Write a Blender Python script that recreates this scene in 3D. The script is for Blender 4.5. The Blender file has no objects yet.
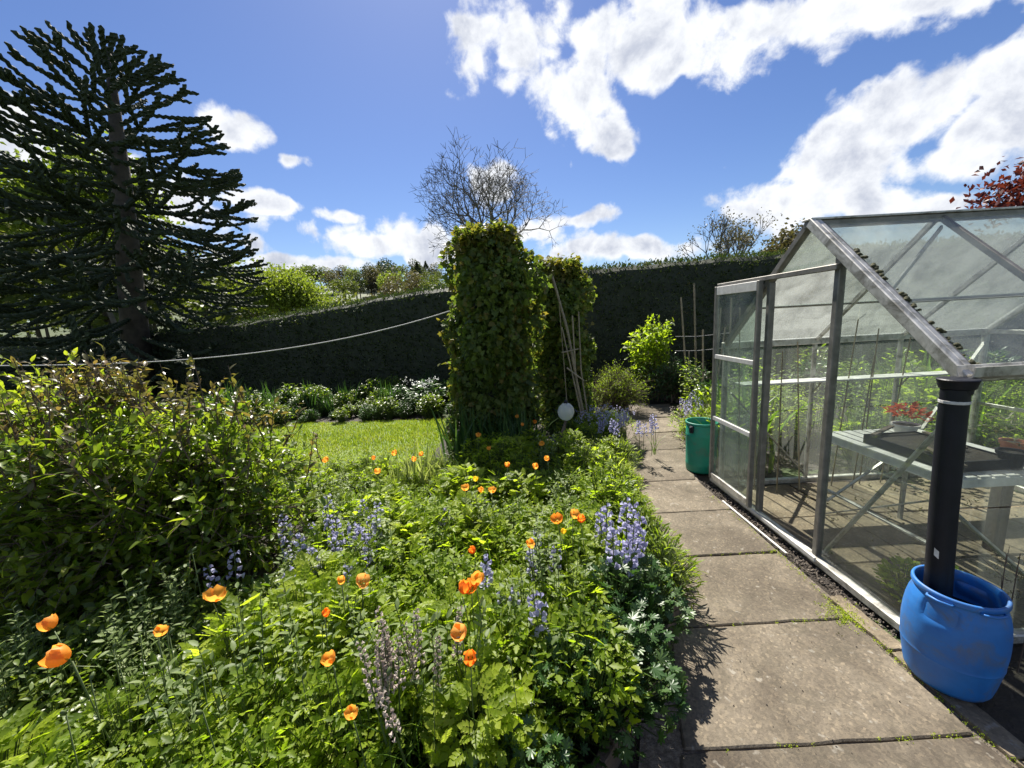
import bpy, math, random
import numpy as np
from mathutils import Vector, Matrix, Quaternion

# ------------------------------------------------------------------ camera
SC = bpy.context.scene
COL = SC.collection
PITCH, ROLL, CAMH, FPX = .1657, .0549, 1.74, 384.4
F = Vector((0, math.cos(PITCH), -math.sin(PITCH)))
R0 = Vector((1, 0, 0)); U0 = R0.cross(F)
RR = math.cos(ROLL) * R0 - math.sin(ROLL) * U0
UU = math.sin(ROLL) * R0 + math.cos(ROLL) * U0
cd = bpy.data.cameras.new('camera')
cd.sensor_width = 36; cd.lens = FPX / 1024 * 36; cd.clip_end = 3000; cd.clip_start = .02
cam = bpy.data.objects.new('camera', cd); COL.objects.link(cam)
cam.matrix_world = Matrix(((RR.x, UU.x, -F.x, 0), (RR.y, UU.y, -F.y, 0), (RR.z, UU.z, -F.z, CAMH), (0, 0, 0, 1)))
SC.camera = cam
SC.cycles.use_denoising = True
SC.cycles.max_bounces = 10; SC.cycles.transparent_max_bounces = 40
SC.cycles.transmission_bounces = 6; SC.cycles.diffuse_bounces = 4
SC.cycles.sample_clamp_indirect = 6
SC.view_settings.view_transform = 'Standard'; SC.view_settings.look = 'None'
SC.view_settings.gamma = 1; SC.view_settings.use_curve_mapping = False
SC.view_settings.exposure = 1.2

# ------------------------------------------------------------------ sun and sky
SUN_AZ, SUN_EL = math.radians(-9), math.radians(53)
SUND = Vector((math.sin(SUN_AZ) * math.cos(SUN_EL), math.cos(SUN_AZ) * math.cos(SUN_EL), math.sin(SUN_EL)))
ld = bpy.data.lights.new('sun', 'SUN'); ld.energy = 5.0; ld.angle = math.radians(.53); ld.color = (1, .94, .84)
sun = bpy.data.objects.new('sun', ld); COL.objects.link(sun)
sun.rotation_euler = SUND.to_track_quat('Z', 'Y').to_euler(); sun.location = (0, 0, 30)

W = bpy.data.worlds.new('World'); SC.world = W; W.use_nodes = True
def build_world():
    nt = W.node_tree; nt.nodes.clear(); N = nt.nodes.new; L = nt.links.new
    def math_(op, a, b=None, c=None, clamp=False):
        n = N('ShaderNodeMath'); n.operation = op; n.use_clamp = clamp
        for i, v in enumerate((a, b, c)):
            if v is None: continue
            if isinstance(v, (int, float)): n.inputs[i].default_value = v
            else: L(v, n.inputs[i])
        return n.outputs[0]
    def dot(a, v):
        n = N('ShaderNodeVectorMath'); n.operation = 'DOT_PRODUCT'; L(a, n.inputs[0]); n.inputs[1].default_value = v
        return n.outputs['Value']
    def smooth(v, a, b):
        n = N('ShaderNodeMapRange'); n.interpolation_type = 'SMOOTHSTEP'; L(v, n.inputs[0])
        n.inputs[1].default_value = a; n.inputs[2].default_value = b
        return n.outputs[0]
    def noise(vec, scale, detail, rough, dist=0.):
        n = N('ShaderNodeTexNoise'); L(vec, n.inputs['Vector']); n.inputs['Scale'].default_value = scale
        n.inputs['Detail'].default_value = detail; n.inputs['Roughness'].default_value = rough
        n.inputs['Distortion'].default_value = dist
        return n.outputs[0]
    sky = N('ShaderNodeTexSky'); sky.sky_type = 'NISHITA'; sky.sun_disc = False
    sky.sun_elevation = SUN_EL; sky.sun_rotation = SUN_AZ; sky.altitude = 100
    sky.air_density = 1.0; sky.dust_density = .3; sky.ozone_density = 3.5
    geo = N('ShaderNodeTexCoord'); n = geo.outputs['Generated']
    # cloud masses: direction of the centre, two angular half axes (azimuth, elevation, half width, half height, tilt; degrees), weight
    field = None
    for az, el, a, b, rot, w in CLOUDS:
        az, el, rot = map(math.radians, (az, el, rot))
        c = Vector((math.sin(az) * math.cos(el), math.cos(az) * math.cos(el), math.sin(el)))
        e = Vector((math.cos(az), -math.sin(az), 0)); u = e.cross(c)
        t1 = (math.cos(rot) * e + math.sin(rot) * u) / math.radians(a)
        t2 = (-math.sin(rot) * e + math.cos(rot) * u) / math.radians(b)
        d1, d2 = dot(n, t1), dot(n, t2)
        l = math_('SQRT', math_('ADD', math_('POWER', d1, 2), math_('POWER', d2, 2)))
        v = math_('MULTIPLY_ADD', l, -w, w)
        field = v if field is None else math_('MAXIMUM', field, v)
    field = math_('MAXIMUM', field, -1.1)
    fb = noise(n, 8.5, 10, .60, .25)
    fine = noise(n, 26, 6, .6, .3)
    # beyond the part in view the broken cloud goes on
    ny = dot(n, (0, 1, 0))
    gen = math_('MULTIPLY_ADD', noise(n, 2.6, 3, .5), 4.2, -2.3)
    gen = math_('MULTIPLY_ADD', smooth(ny, .5, .25), 1.2, math_('SUBTRACT', gen, 1.2))
    field = math_('MAXIMUM', field, gen)
    den = math_('ADD', field, math_('MULTIPLY_ADD', fb, 2.5, -1.14))
    den = math_('ADD', den, math_('MULTIPLY_ADD', fine, .9, -.45))
    wob = N('ShaderNodeVectorMath'); wob.operation = 'MULTIPLY_ADD'; tn = N('ShaderNodeTexNoise'); tn.inputs['Scale'].default_value = 9; L(n, tn.inputs['Vector']); L(tn.outputs['Color'], wob.inputs[0]); wob.inputs[1].default_value = (.09, .09, .09); L(n, wob.inputs[2])
    for vs, va in ((11, .75), (24, .4)):
        vo = N('ShaderNodeTexVoronoi'); vo.feature = 'SMOOTH_F1'; vo.inputs['Scale'].default_value = vs; vo.inputs['Smoothness'].default_value = .6; L(wob.outputs[0], vo.inputs['Vector'])
        den = math_('ADD', den, math_('MULTIPLY_ADD', vo.outputs['Distance'], -va * 1.6, va * .72))
    alpha = smooth(den, -.02, .55)
    up = smooth(dot(n, (0, 0, 1)), .0, .06)
    alpha = math_('MULTIPLY', alpha, up)
    # thick middles are greyer, thin edges let the sun through
    fb2 = noise(n, 11, 7, .6, .2)
    thick = smooth(math_('ADD', math_('MULTIPLY', den, .55), math_('MULTIPLY_ADD', fb2, 4.2, -2.1)), -.1, 1.5)
    mixc = N('ShaderNodeMix'); mixc.data_type = 'RGBA'; L(thick, mixc.inputs[0])
    mixc.inputs[6].default_value = (.455, .465, .48, 1); mixc.inputs[7].default_value = (.235, .255, .31, 1)
    b1 = N('ShaderNodeBackground'); hs = N('ShaderNodeHueSaturation'); hs.inputs['Saturation'].default_value = 1.15; hs.inputs['Hue'].default_value = .512; L(sky.outputs[0], hs.inputs['Color']); L(hs.outputs[0], b1.inputs[0]); b1.inputs[1].default_value = .053
    b2 = N('ShaderNodeBackground'); L(mixc.outputs[2], b2.inputs[0]); b2.inputs[1].default_value = 1.0
    mx = N('ShaderNodeMixShader'); L(alpha, mx.inputs[0]); L(b1.outputs[0], mx.inputs[1]); L(b2.outputs[0], mx.inputs[2])
    out = N('ShaderNodeOutputWorld'); L(mx.outputs[0], out.inputs[0])
    W.cycles.sampling_method = 'MANUAL'; W.cycles.sample_map_resolution = 1024
CLOUDS = [
    (2.7, 31.7, 8.01, 4.60, 4, 1.30),
    (-2.1, 30.7, 3.63, 3.65, -1, 1.00),
    (9.4, 27.1, 6.85, 4.10, -35, 1.10),
    (14.6, 22.1, 5.15, 2.41, -25, 1.20),
    (21.9, 29.5, 10.15, 4.32, -18, 1.35),
    (35.2, 27.6, 12.17, 2.65, -17, 1.10),
    (45.7, 24.8, 8.12, 1.28, -22, 1.00),
    (49.8, 18.2, 4.43, 2.45, 10, 1.10),
    (43.5, 16.3, 8.10, 4.35, 13, 1.40),
    (50.2, 14.6, 5.30, 3.93, -7, 1.35),
    (39.3, 14.7, 7.15, 3.46, 6, 1.30),
    (47.9, 11.8, 5.93, 2.62, -12, 1.25),
    (34.8, 11.4, 9.26, 3.24, -5, 1.30),
    (44.4, 9.4, 8.07, 2.08, -13, 1.20),
    (-31.9, 21.8, 3.47, 2.10, -22, 1.10),
    (-33.6, 22.6, 1.80, 1.15, 1, 0.90),
    (-30.6, 15.1, 4.23, 1.22, -3, 1.00),
    (-31.8, 10.6, 1.80, 1.36, 3, 1.10),
    (-18.3, 11.4, 13.56, 2.14, -5, 0.85),
    (-13.1, 11.4, 7.15, 2.84, -8, 1.00),
    (-21.7, 14.1, 3.00, 1.07, -3, 0.90),
    (-27.1, 8.5, 8.88, 1.22, -1, 1.00),
    (10.5, 13.0, 4.75, 1.14, 4, 0.95),
    (16.7, 8.5, 12.36, 1.93, -4, 1.10),
    (5.1, 11.8, 5.52, 1.80, -4, 1.00),
    (-49.1, 19.9, 1.68, 1.20, 18, 1.00),
    (-0.9, 17.6, 3.45, 3.07, -3, 1.00),
    (-9.9, 9.3, 4.10, 1.19, -1, 0.90),
    (-26.8, 19.9, 1.44, 0.51, 7, 0.40),
    (-40.5, 13.7, 5.48, 2.72, 8, 1.00),
    (-46.1, 17.5, 3.50, 1.39, 0, 0.80),
]
build_world()

# ------------------------------------------------------------------ helpers
rng = np.random.default_rng(7)
random.seed(7)
PI = math.pi
def rad(a): return math.radians(a)
def tag(o, label=None, cat=None, group=None, kind=None):
    if label: o['label'] = label
    if cat: o['category'] = cat
    if group: o['group'] = group
    if kind: o['kind'] = kind
    return o
def empty(name, loc=(0, 0, 0), rz=0):
    o = bpy.data.objects.new(name, None); COL.objects.link(o); o.location = loc; o.rotation_euler = (0, 0, rz)
    o.empty_display_size = .05
    return o
def mesh_np(name, verts, faces, rnd=None, smooth=False):
    """verts (n,3); faces: array (m,k) or list of arrays with different k"""
    me = bpy.data.meshes.new(name)
    verts = np.ascontiguousarray(verts, np.float32)
    fl = faces if isinstance(faces, list) else [faces]
    fl = [np.asarray(f, np.int32) for f in fl if len(f)]
    tot = sum(f.size for f in fl); nf = sum(len(f) for f in fl)
    me.vertices.add(len(verts)); me.vertices.foreach_set('co', verts.ravel())
    me.loops.add(tot); me.loops.foreach_set('vertex_index', np.concatenate([f.ravel() for f in fl]))
    st = []; p = 0
    for f in fl:
        st.append(np.arange(len(f)) * f.shape[1] + p); p += f.size
    me.polygons.add(nf); me.polygons.foreach_set('loop_start', np.concatenate(st).astype(np.int32))
    me.polygons.foreach_set('use_smooth', np.full(nf, bool(smooth)))
    if rnd is not None:
        at = me.attributes.new('rnd', 'FLOAT', 'POINT'); at.data.foreach_set('value', np.asarray(rnd, np.float32))
    me.update(calc_edges=True); me.validate()
    return me
def add(name, me, mat=None, parent=None, loc=(0, 0, 0), rot=(0, 0, 0), kind=None):
    o = bpy.data.objects.new(name, me); COL.objects.link(o)
    if mat is not None and not me.materials: me.materials.append(mat)
    o.location = loc; o.rotation_euler = rot
    if parent: o.parent = parent
    if kind: o['kind'] = kind
    return o
class MB:
    def __init__(s): s.v = []; s.f = {}
    def _add(s, vs, fs):
        b = len(s.v); s.v.extend([tuple(v) for v in vs])
        for f in fs: s.f.setdefault(len(f), []).append([i + b for i in f])
        return s
    def box(s, c, d, rz=0, rot=None, bev=0.):
        hx, hy, hz = d[0] / 2, d[1] / 2, d[2] / 2; c = Vector(c)
        M = rot if rot is not None else Matrix.Rotation(rz, 3, 'Z')
        if bev:
            vs = []
            for sx in (-1, 1):
                for sy in (-1, 1):
                    for sz in (-1, 1):
                        vs += [Vector((sx * hx, sy * (hy - bev), sz * (hz - bev))), Vector((sx * (hx - bev), sy * hy, sz * (hz - bev))), Vector((sx * (hx - bev), sy * (hy - bev), sz * hz))]
            I = lambda sx, sy, sz, k: ((sx > 0) * 4 + (sy > 0) * 2 + (sz > 0)) * 3 + k
            fs = []
            for q in (-1, 1):
                f = [I(q, -1, -1, 0), I(q, 1, -1, 0), I(q, 1, 1, 0), I(q, -1, 1, 0)]; fs.append(f if q > 0 else f[::-1])
                f = [I(-1, q, -1, 1), I(-1, q, 1, 1), I(1, q, 1, 1), I(1, q, -1, 1)]; fs.append(f if q > 0 else f[::-1])
                f = [I(-1, -1, q, 2), I(1, -1, q, 2), I(1, 1, q, 2), I(-1, 1, q, 2)]; fs.append(f if q > 0 else f[::-1])
            for a in (-1, 1):
                for b in (-1, 1):
                    fs.append([I(a, b, -1, 0), I(a, b, 1, 0), I(a, b, 1, 1), I(a, b, -1, 1)])
                    fs.append([I(a, -1, b, 0), I(a, 1, b, 0), I(a, 1, b, 2), I(a, -1, b, 2)])
                    fs.append([I(-1, a, b, 1), I(1, a, b, 1), I(1, a, b, 2), I(-1, a, b, 2)])
                    for e in (-1, 1): fs.append([I(a, b, e, 0), I(a, b, e, 1), I(a, b, e, 2)])
            return s._add([c + M @ v for v in vs], fs)
        vs = [c + M @ Vector((x * hx, y * hy, z * hz)) for x in (-1, 1) for y in (-1, 1) for z in (-1, 1)]
        return s._add(vs, [(0, 1, 3, 2), (4, 6, 7, 5), (0, 4, 5, 1), (2, 3, 7, 6), (0, 2, 6, 4), (1, 5, 7, 3)])
    def bar(s, p0, p1, w, h, up=(0, 0, 1)):
        p0, p1 = Vector(p0), Vector(p1); d = (p1 - p0); l = d.length; d.normalize()
        x = d.cross(Vector(up))
        if x.length < 1e-4: x = d.cross(Vector((0, 1, 0)))
        x.normalize(); z = x.cross(d)
        M = Matrix((x, d, z)).transposed()
        return s.box((p0 + p1) / 2, (w, l, h), rot=M, bev=min(w, h) * .12)
    def tube(s, pts, rads, sides=8, cap=True):
        pts = [Vector(p) for p in pts]
        if isinstance(rads, (int, float)): rads = [rads] * len(pts)
        vs = []; ref = Vector((.31, .47, .83))
        for i, p in enumerate(pts):
            d = (pts[min(i + 1, len(pts) - 1)] - pts[max(i - 1, 0)]).normalized()
            x = d.cross(ref)
            if x.length < .1: x = d.cross(Vector((1, 0, 0)))
            x.normalize(); y = d.cross(x)
            for k in range(sides):
                a = 2 * PI * k / sides
                vs.append(p + rads[i] * (math.cos(a) * x + math.sin(a) * y))
        fs = []
        for i in range(len(pts) - 1):
            for k in range(sides):
                k2 = (k + 1) % sides
                fs.append((i * sides + k, i * sides + k2, (i + 1) * sides + k2, (i + 1) * sides + k))
        if cap:
            fs.append(tuple(range(sides))[::-1]); b = (len(pts) - 1) * sides; fs.append(tuple(range(b, b + sides)))
        return s._add(vs, fs)
    def lathe(s, prof, seg=32, c=(0, 0, 0), a0=0):
        vs = []; n = len(prof)
        for k in range(seg):
            a = 2 * PI * k / seg + a0
            for r, z in prof: vs.append((c[0] + r * math.cos(a), c[1] + r * math.sin(a), c[2] + z))
        fs = []
        for k in range(seg):
            k2 = (k + 1) % seg
            for i in range(n - 1): fs.append((k * n + i, k2 * n + i, k2 * n + i + 1, k * n + i + 1))
        return s._add(vs, fs)
    def mesh(s, name, smooth=False, org=None):
        v = np.array(s.v, float)
        if org is not None: v = v - np.array(org, float)
        return mesh_np(name, v, [np.array(f) for f in s.f.values()], smooth=smooth)
    def build(s, name, mat, parent=None, smooth=False, org=None, loc=(0, 0, 0), kind=None, autosmooth=None):
        me = s.mesh(name, smooth, org)
        o = add(name, me, mat, parent, loc, kind=kind)
        return o

# ---- batched leaves
def frames(d, up):
    """y axis = d, z axis near up: (n,3,3) with columns x,y,z"""
    d = d / np.linalg.norm(d, axis=1, keepdims=True)
    x = np.cross(d, up); l = np.linalg.norm(x, axis=1, keepdims=True); x = np.where(l < 1e-4, [[1., 0, 0]], x / np.maximum(l, 1e-6))
    z = np.cross(x, d)
    return np.stack([x, d, z], 2)
def scatter(tmpl, pos, M, scale, rnd=None):
    tv, tf = tmpl; n = len(pos); k = len(tv)
    sc = np.asarray(scale, float).reshape(n, 1, 1)
    v = np.einsum('nij,kj->nki', M, tv) * sc + pos[:, None, :]
    f = tf[None] + (np.arange(n) * k)[:, None, None]
    if rnd is None: rnd = rng.random(n)
    return v.reshape(-1, 3), f.reshape(-1, tf.shape[1]), np.repeat(rnd, k)
def join(parts):
    vs, fs, rs = [], [], []; b = 0
    for v, f, r in parts:
        vs.append(v); fs.append(f + b); rs.append(r); b += len(v)
    return np.concatenate(vs), np.concatenate(fs), np.concatenate(rs)
def rand_dirs(n, r=None):
    r = r or rng
    v = r.normal(size=(n, 3)); return v / np.linalg.norm(v, axis=1, keepdims=True)
def leaf_simple(w=.45, fold=.12, curl=.18, tip=True):
    ys = [0, .3, .65, 1.0]; ws = [.12, w * .95, w * .8, .0]
    v = []
    for y, q in zip(ys, ws):
        z = -curl * y * y
        v += [(-q / 2, y, z + fold * q), (0, y, z), (q / 2, y, z + fold * q)]
    f = []
    for i in range(3):
        a = i * 3
        f += [(a, a + 1, a + 4), (a, a + 4, a + 3), (a + 1, a + 2, a + 5), (a + 1, a + 5, a + 4)]
    f = [t for t in f]
    return np.array(v, float), np.array(f)
def leaf_lobed(lobes=3, depth=.45, spread=125, cup=.15, tooth=.1):
    """palmate leaf: stalk joins at origin, lobes fan out towards +y"""
    v = [(0, 0, 0)]; m = lobes * 4
    for i in range(m + 1):
        t = i / m; a = math.radians(90 - spread + 2 * spread * t)
        ph = (t * lobes) % 1.0 if i < m else 1.0
        r = 1 - depth * abs(2 * ph - 1) ** 1.4
        r *= 1 - .28 * abs(2 * t - 1)
        if i % 2: r *= 1 + tooth
        v.append((.55 * r * math.cos(a), .12 + .55 * r * math.sin(a) + .25, cup * (r * r) * (.6 if i % 4 == 2 else 1) - .1 * r))
    v[0] = (0, .2, -.02)
    f = [(0, i, i + 1) for i in range(1, m + 1)]
    return np.array(v, float), np.array(f)
def leaf_pinnate(pairs=3, lw=.2, seed=1):
    r = np.random.default_rng(seed); v = []; f = []
    def leaflet(o, ang, L, w):
        d = np.array([math.sin(ang), math.cos(ang), -.12]); x = np.array([math.cos(ang), -math.sin(ang), 0])
        b = len(v); o = np.array(o)
        # three-toothed leaflet
        v.extend([o, o + d * L * .35 - x * w * .6, o + d * L * .62 - x * w * .45 + [0, 0, .03], o + d * L, o + d * L * .62 + x * w * .45 + [0, 0, .03], o + d * L * .35 + x * w * .6, o + d * L * .5 + [0, 0, -.03]])
        f.extend([(b, b + 6, b + 1), (b + 1, b + 6, b + 2), (b + 2, b + 6, b + 3), (b + 3, b + 6, b + 4), (b + 4, b + 6, b + 5), (b + 5, b + 6, b)])
    for i in range(pairs):
        y = .12 + .55 * i / pairs; L = .42 * (1 - .25 * abs(i - pairs * .4) / pairs)
        for s in (-1, 1): leaflet((0, y, -.1 * y * y), s * rad(62 - 8 * i + r.uniform(-6, 6)), L, lw * r.uniform(.85, 1.15))
    leaflet((0, .62, -.05), 0, .42, lw * 1.35)
    return np.array(v, float), np.array(f)
def leaf_tern(seed=1, lw=.34):
    """three toothed leaflets, the middle one larger"""
    v = []; f = []
    for ang, L, o in ((-rad(68), .5, (-.03, .18)), (rad(68), .5, (.03, .18)), (0, .66, (0, .3))):
        d = np.array([math.sin(ang), math.cos(ang), 0]); x = np.array([math.cos(ang), -math.sin(ang), 0]); o = np.array([*o, 0.])
        pr = [(0, 0), (.22, -.34), (.34, -.62), (.42, -.42), (.62, -.62), (.68, -.34), (.86, -.3), (1., 0), (.86, .3), (.68, .34), (.62, .62), (.42, .42), (.34, .62), (.22, .34)]
        b = len(v); v.append(o + d * L * .45 + np.array([0, 0, -.03]))
        for t, w in pr: v.append(o + d * L * t + x * w * lw * L * 1.3 + np.array([0, 0, .05 * abs(w) - .16 * t * t * L]))
        f += [(b, b + 1 + i, b + 1 + (i + 1) % 14) for i in range(14)]
    return np.array(v, float), np.array(f)
def leaf_ivy():
    o = [(0, 0), (.28, -.06), (.5, .18), (.3, .38), (.42, .62), (.18, .68), (0, 1), (-.18, .68), (-.42, .62), (-.3, .38), (-.5, .18), (-.28, -.06)]
    v = [(0, .3, -.04)] + [(x, y, .08 * abs(x) - .1 * y * y) for x, y in o]
    f = [(0, i, i % 12 + 1) for i in range(1, 13)]
    return np.array(v, float), np.array(f)
def leaf_quad(w=.5):
    v = [(0, 0, 0), (w / 2, .5, .08), (0, 1, -.06), (-w / 2, .5, .08)]
    return np.array(v, float), np.array([(0, 1, 2), (0, 2, 3)])
def blade(w=.03, bend=.5, segs=5):
    """strap leaf growing up +z, arching towards +y"""
    v = []; f = []
    for i in range(segs + 1):
        t = i / segs; q = w * (1 - t ** 2.2) * (.6 + .4 * min(1, t * 4)) + .0008
        y = bend * t ** 2.2; z = t * (1 - .35 * bend * t ** 2)
        v += [(-q / 2, y, z + .0), (0, y + q * .22, z - q * .1), (q / 2, y, z)]
    for i in range(segs):
        a = i * 3
        f += [(a, a + 1, a + 4), (a, a + 4, a + 3), (a + 1, a + 2, a + 5), (a + 1, a + 5, a + 4)]
    return np.array(v, float), np.array(f)
def zrot(a):
    c, s = np.cos(a), np.sin(a); o = np.zeros_like(a); l = np.ones_like(a)
    return np.stack([np.stack([c, -s, o], 1), np.stack([s, c, o], 1), np.stack([o, o, l], 1)], 1)
def sticks(p0, p1, r0, r1, sides=3, rnd=None):
    """many straight tapering prisms, arrays of ends"""
    p0 = np.asarray(p0, float); p1 = np.asarray(p1, float); n = len(p0)
    r0 = np.broadcast_to(np.asarray(r0, float), (n,)); r1 = np.broadcast_to(np.asarray(r1, float), (n,))
    d = p1 - p0; d = d / np.maximum(np.linalg.norm(d, axis=1, keepdims=True), 1e-9)
    ref = np.where(np.abs(d[:, 2:3]) > .9, [[1., 0, 0]], [[0., 0, 1]])
    x = np.cross(d, ref); x /= np.linalg.norm(x, axis=1, keepdims=True); y = np.cross(d, x)
    a = np.arange(sides) * 2 * PI / sides
    ring = np.cos(a)[None, :, None] * x[:, None] + np.sin(a)[None, :, None] * y[:, None]
    v = np.concatenate([p0[:, None] + ring * r0[:, None, None], p1[:, None] + ring * r1[:, None, None]], 1)
    f = np.array([(k, (k + 1) % sides, sides + (k + 1) % sides, sides + k) for k in range(sides)])
    F_ = f[None] + (np.arange(n) * 2 * sides)[:, None, None]
    r = rng.random(n) if rnd is None else rnd
    return v.reshape(-1, 3), F_.reshape(-1, 4), np.repeat(r, 2 * sides)

# ------------------------------------------------------------------ materials
MATS = {}
def newmat(name):
    m = bpy.data.materials.new(name); m.use_nodes = True; m.node_tree.nodes.clear(); MATS[name] = m
    nt = m.node_tree
    out = nt.nodes.new('ShaderNodeOutputMaterial')
    return m, nt, nt.nodes.new, nt.links.new, out
def ramp(N, L, fac, stops):
    r = N('ShaderNodeValToRGB'); e = r.color_ramp.elements
    while len(e) < len(stops): e.new(.5)
    for k, (p, c) in enumerate(stops): e[k].position = p; e[k].color = (*c, 1)
    L(fac, r.inputs[0]); return r.outputs[0]
def noise_n(N, L, vec, scale, detail=6, rough=.6, dist=0):
    n = N('ShaderNodeTexNoise'); n.inputs['Scale'].default_value = scale; n.inputs['Detail'].default_value = detail
    n.inputs['Roughness'].default_value = rough; n.inputs['Distortion'].default_value = dist
    if vec is not None: L(vec, n.inputs['Vector'])
    return n.outputs[0]
def mixrgb(N, L, fac, a, b, mode='MIX'):
    m = N('ShaderNodeMix'); m.data_type = 'RGBA'; m.blend_type = mode
    for i, v in ((0, fac), (6, a), (7, b)):
        if isinstance(v, (int, float)): m.inputs[i].default_value = v
        elif isinstance(v, tuple): m.inputs[i].default_value = (*v, 1)
        else: L(v, m.inputs[i])
    return m.outputs[2]
def leafmat(name, stops, trans=.45, tcol=1.6, rough=.5, spec=.4, bump=0., tb=.45):
    m, nt, N, L, out = newmat(name)
    at = N('ShaderNodeAttribute'); at.attribute_name = 'rnd'
    oi = N('ShaderNodeObjectInfo')
    tc = N('ShaderNodeTexCoord')
    ns = noise_n(N, L, tc.outputs['Object'], 3.0, 3)
    a = N('ShaderNodeMath'); a.operation = 'MULTIPLY_ADD'; L(at.outputs['Fac'], a.inputs[0]); a.inputs[1].default_value = .6
    b = N('ShaderNodeMath'); b.operation = 'MULTIPLY_ADD'; L(oi.outputs['Random'], b.inputs[0]); b.inputs[1].default_value = .25; L(ns, b.inputs[2])
    c = N('ShaderNodeMath'); c.operation = 'SUBTRACT'; L(b.outputs[0], c.inputs[0]); c.inputs[1].default_value = .42
    L(c.outputs[0], a.inputs[2])
    col = ramp(N, L, a.outputs[0], stops)
    p = N('ShaderNodeBsdfPrincipled'); L(col, p.inputs['Base Color']); p.inputs['Roughness'].default_value = rough
    p.inputs['Specular IOR Level'].default_value = spec
    t = N('ShaderNodeBsdfTranslucent')
    tcl = mixrgb(N, L, 1.0, col, (tcol * .98, tcol * 1.02, tcol * tb), 'MULTIPLY'); L(tcl, t.inputs[0])
    mx = N('ShaderNodeMixShader'); mx.inputs[0].default_value = trans
    L(p.outputs[0], mx.inputs[1]); L(t.outputs[0], mx.inputs[2]); L(mx.outputs[0], out.inputs[0])
    return m
def surf(name, stops, scale=4, rough=(.7, .9), bump=.2, bscale=None, detail=8, coord='Object', metal=0, spec=.5, objrnd=.0, dist=.3, bdist=.01, dirt=None):
    m, nt, N, L, out = newmat(name)
    tc = N('ShaderNodeTexCoord'); vec = tc.outputs[coord]
    if objrnd:
        oi = N('ShaderNodeObjectInfo'); va = N('ShaderNodeVectorMath'); va.operation = 'MULTIPLY_ADD'
        cb = N('ShaderNodeCombineXYZ')
        for k in range(3): L(oi.outputs['Random'], cb.inputs[k])
        L(cb.outputs[0], va.inputs[0]); va.inputs[1].default_value = (37, 51, 23); L(vec, va.inputs[2]); vec = va.outputs[0]
    ns = noise_n(N, L, vec, scale, detail, .62, dist)
    col = ramp(N, L, ns, stops)
    if objrnd:
        hsv = N('ShaderNodeHueSaturation'); L(col, hsv.inputs['Color'])
        mr = N('ShaderNodeMapRange'); L(oi.outputs['Random'], mr.inputs[0]); mr.inputs[3].default_value = 1 - objrnd; mr.inputs[4].default_value = 1 + objrnd
        L(mr.outputs[0], hsv.inputs['Value']); col = hsv.outputs[0]
    if dirt:
        dn = noise_n(N, L, vec, dirt[1], 9, .7, 1.0); dr = ramp(N, L, dn, [(dirt[2], (0, 0, 0)), (dirt[2] + .2, (dirt[3],) * 3)]); col = mixrgb(N, L, dr, col, dirt[0])
    p = N('ShaderNodeBsdfPrincipled'); L(col, p.inputs['Base Color']); p.inputs['Metallic'].default_value = metal
    p.inputs['Specular IOR Level'].default_value = spec
    mr = N('ShaderNodeMapRange'); L(ns, mr.inputs[0]); mr.inputs[3].default_value = rough[0]; mr.inputs[4].default_value = rough[1]; L(mr.outputs[0], p.inputs['Roughness'])
    if bump:
        nb = noise_n(N, L, vec, bscale or scale * 6, 8, .65)
        bp = N('ShaderNodeBump'); bp.inputs['Strength'].default_value = bump; bp.inputs['Distance'].default_value = bdist
        L(nb, bp.inputs['Height']); L(bp.outputs[0], p.inputs['Normal'])
    L(p.outputs[0], out.inputs[0])
    return m
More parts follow.
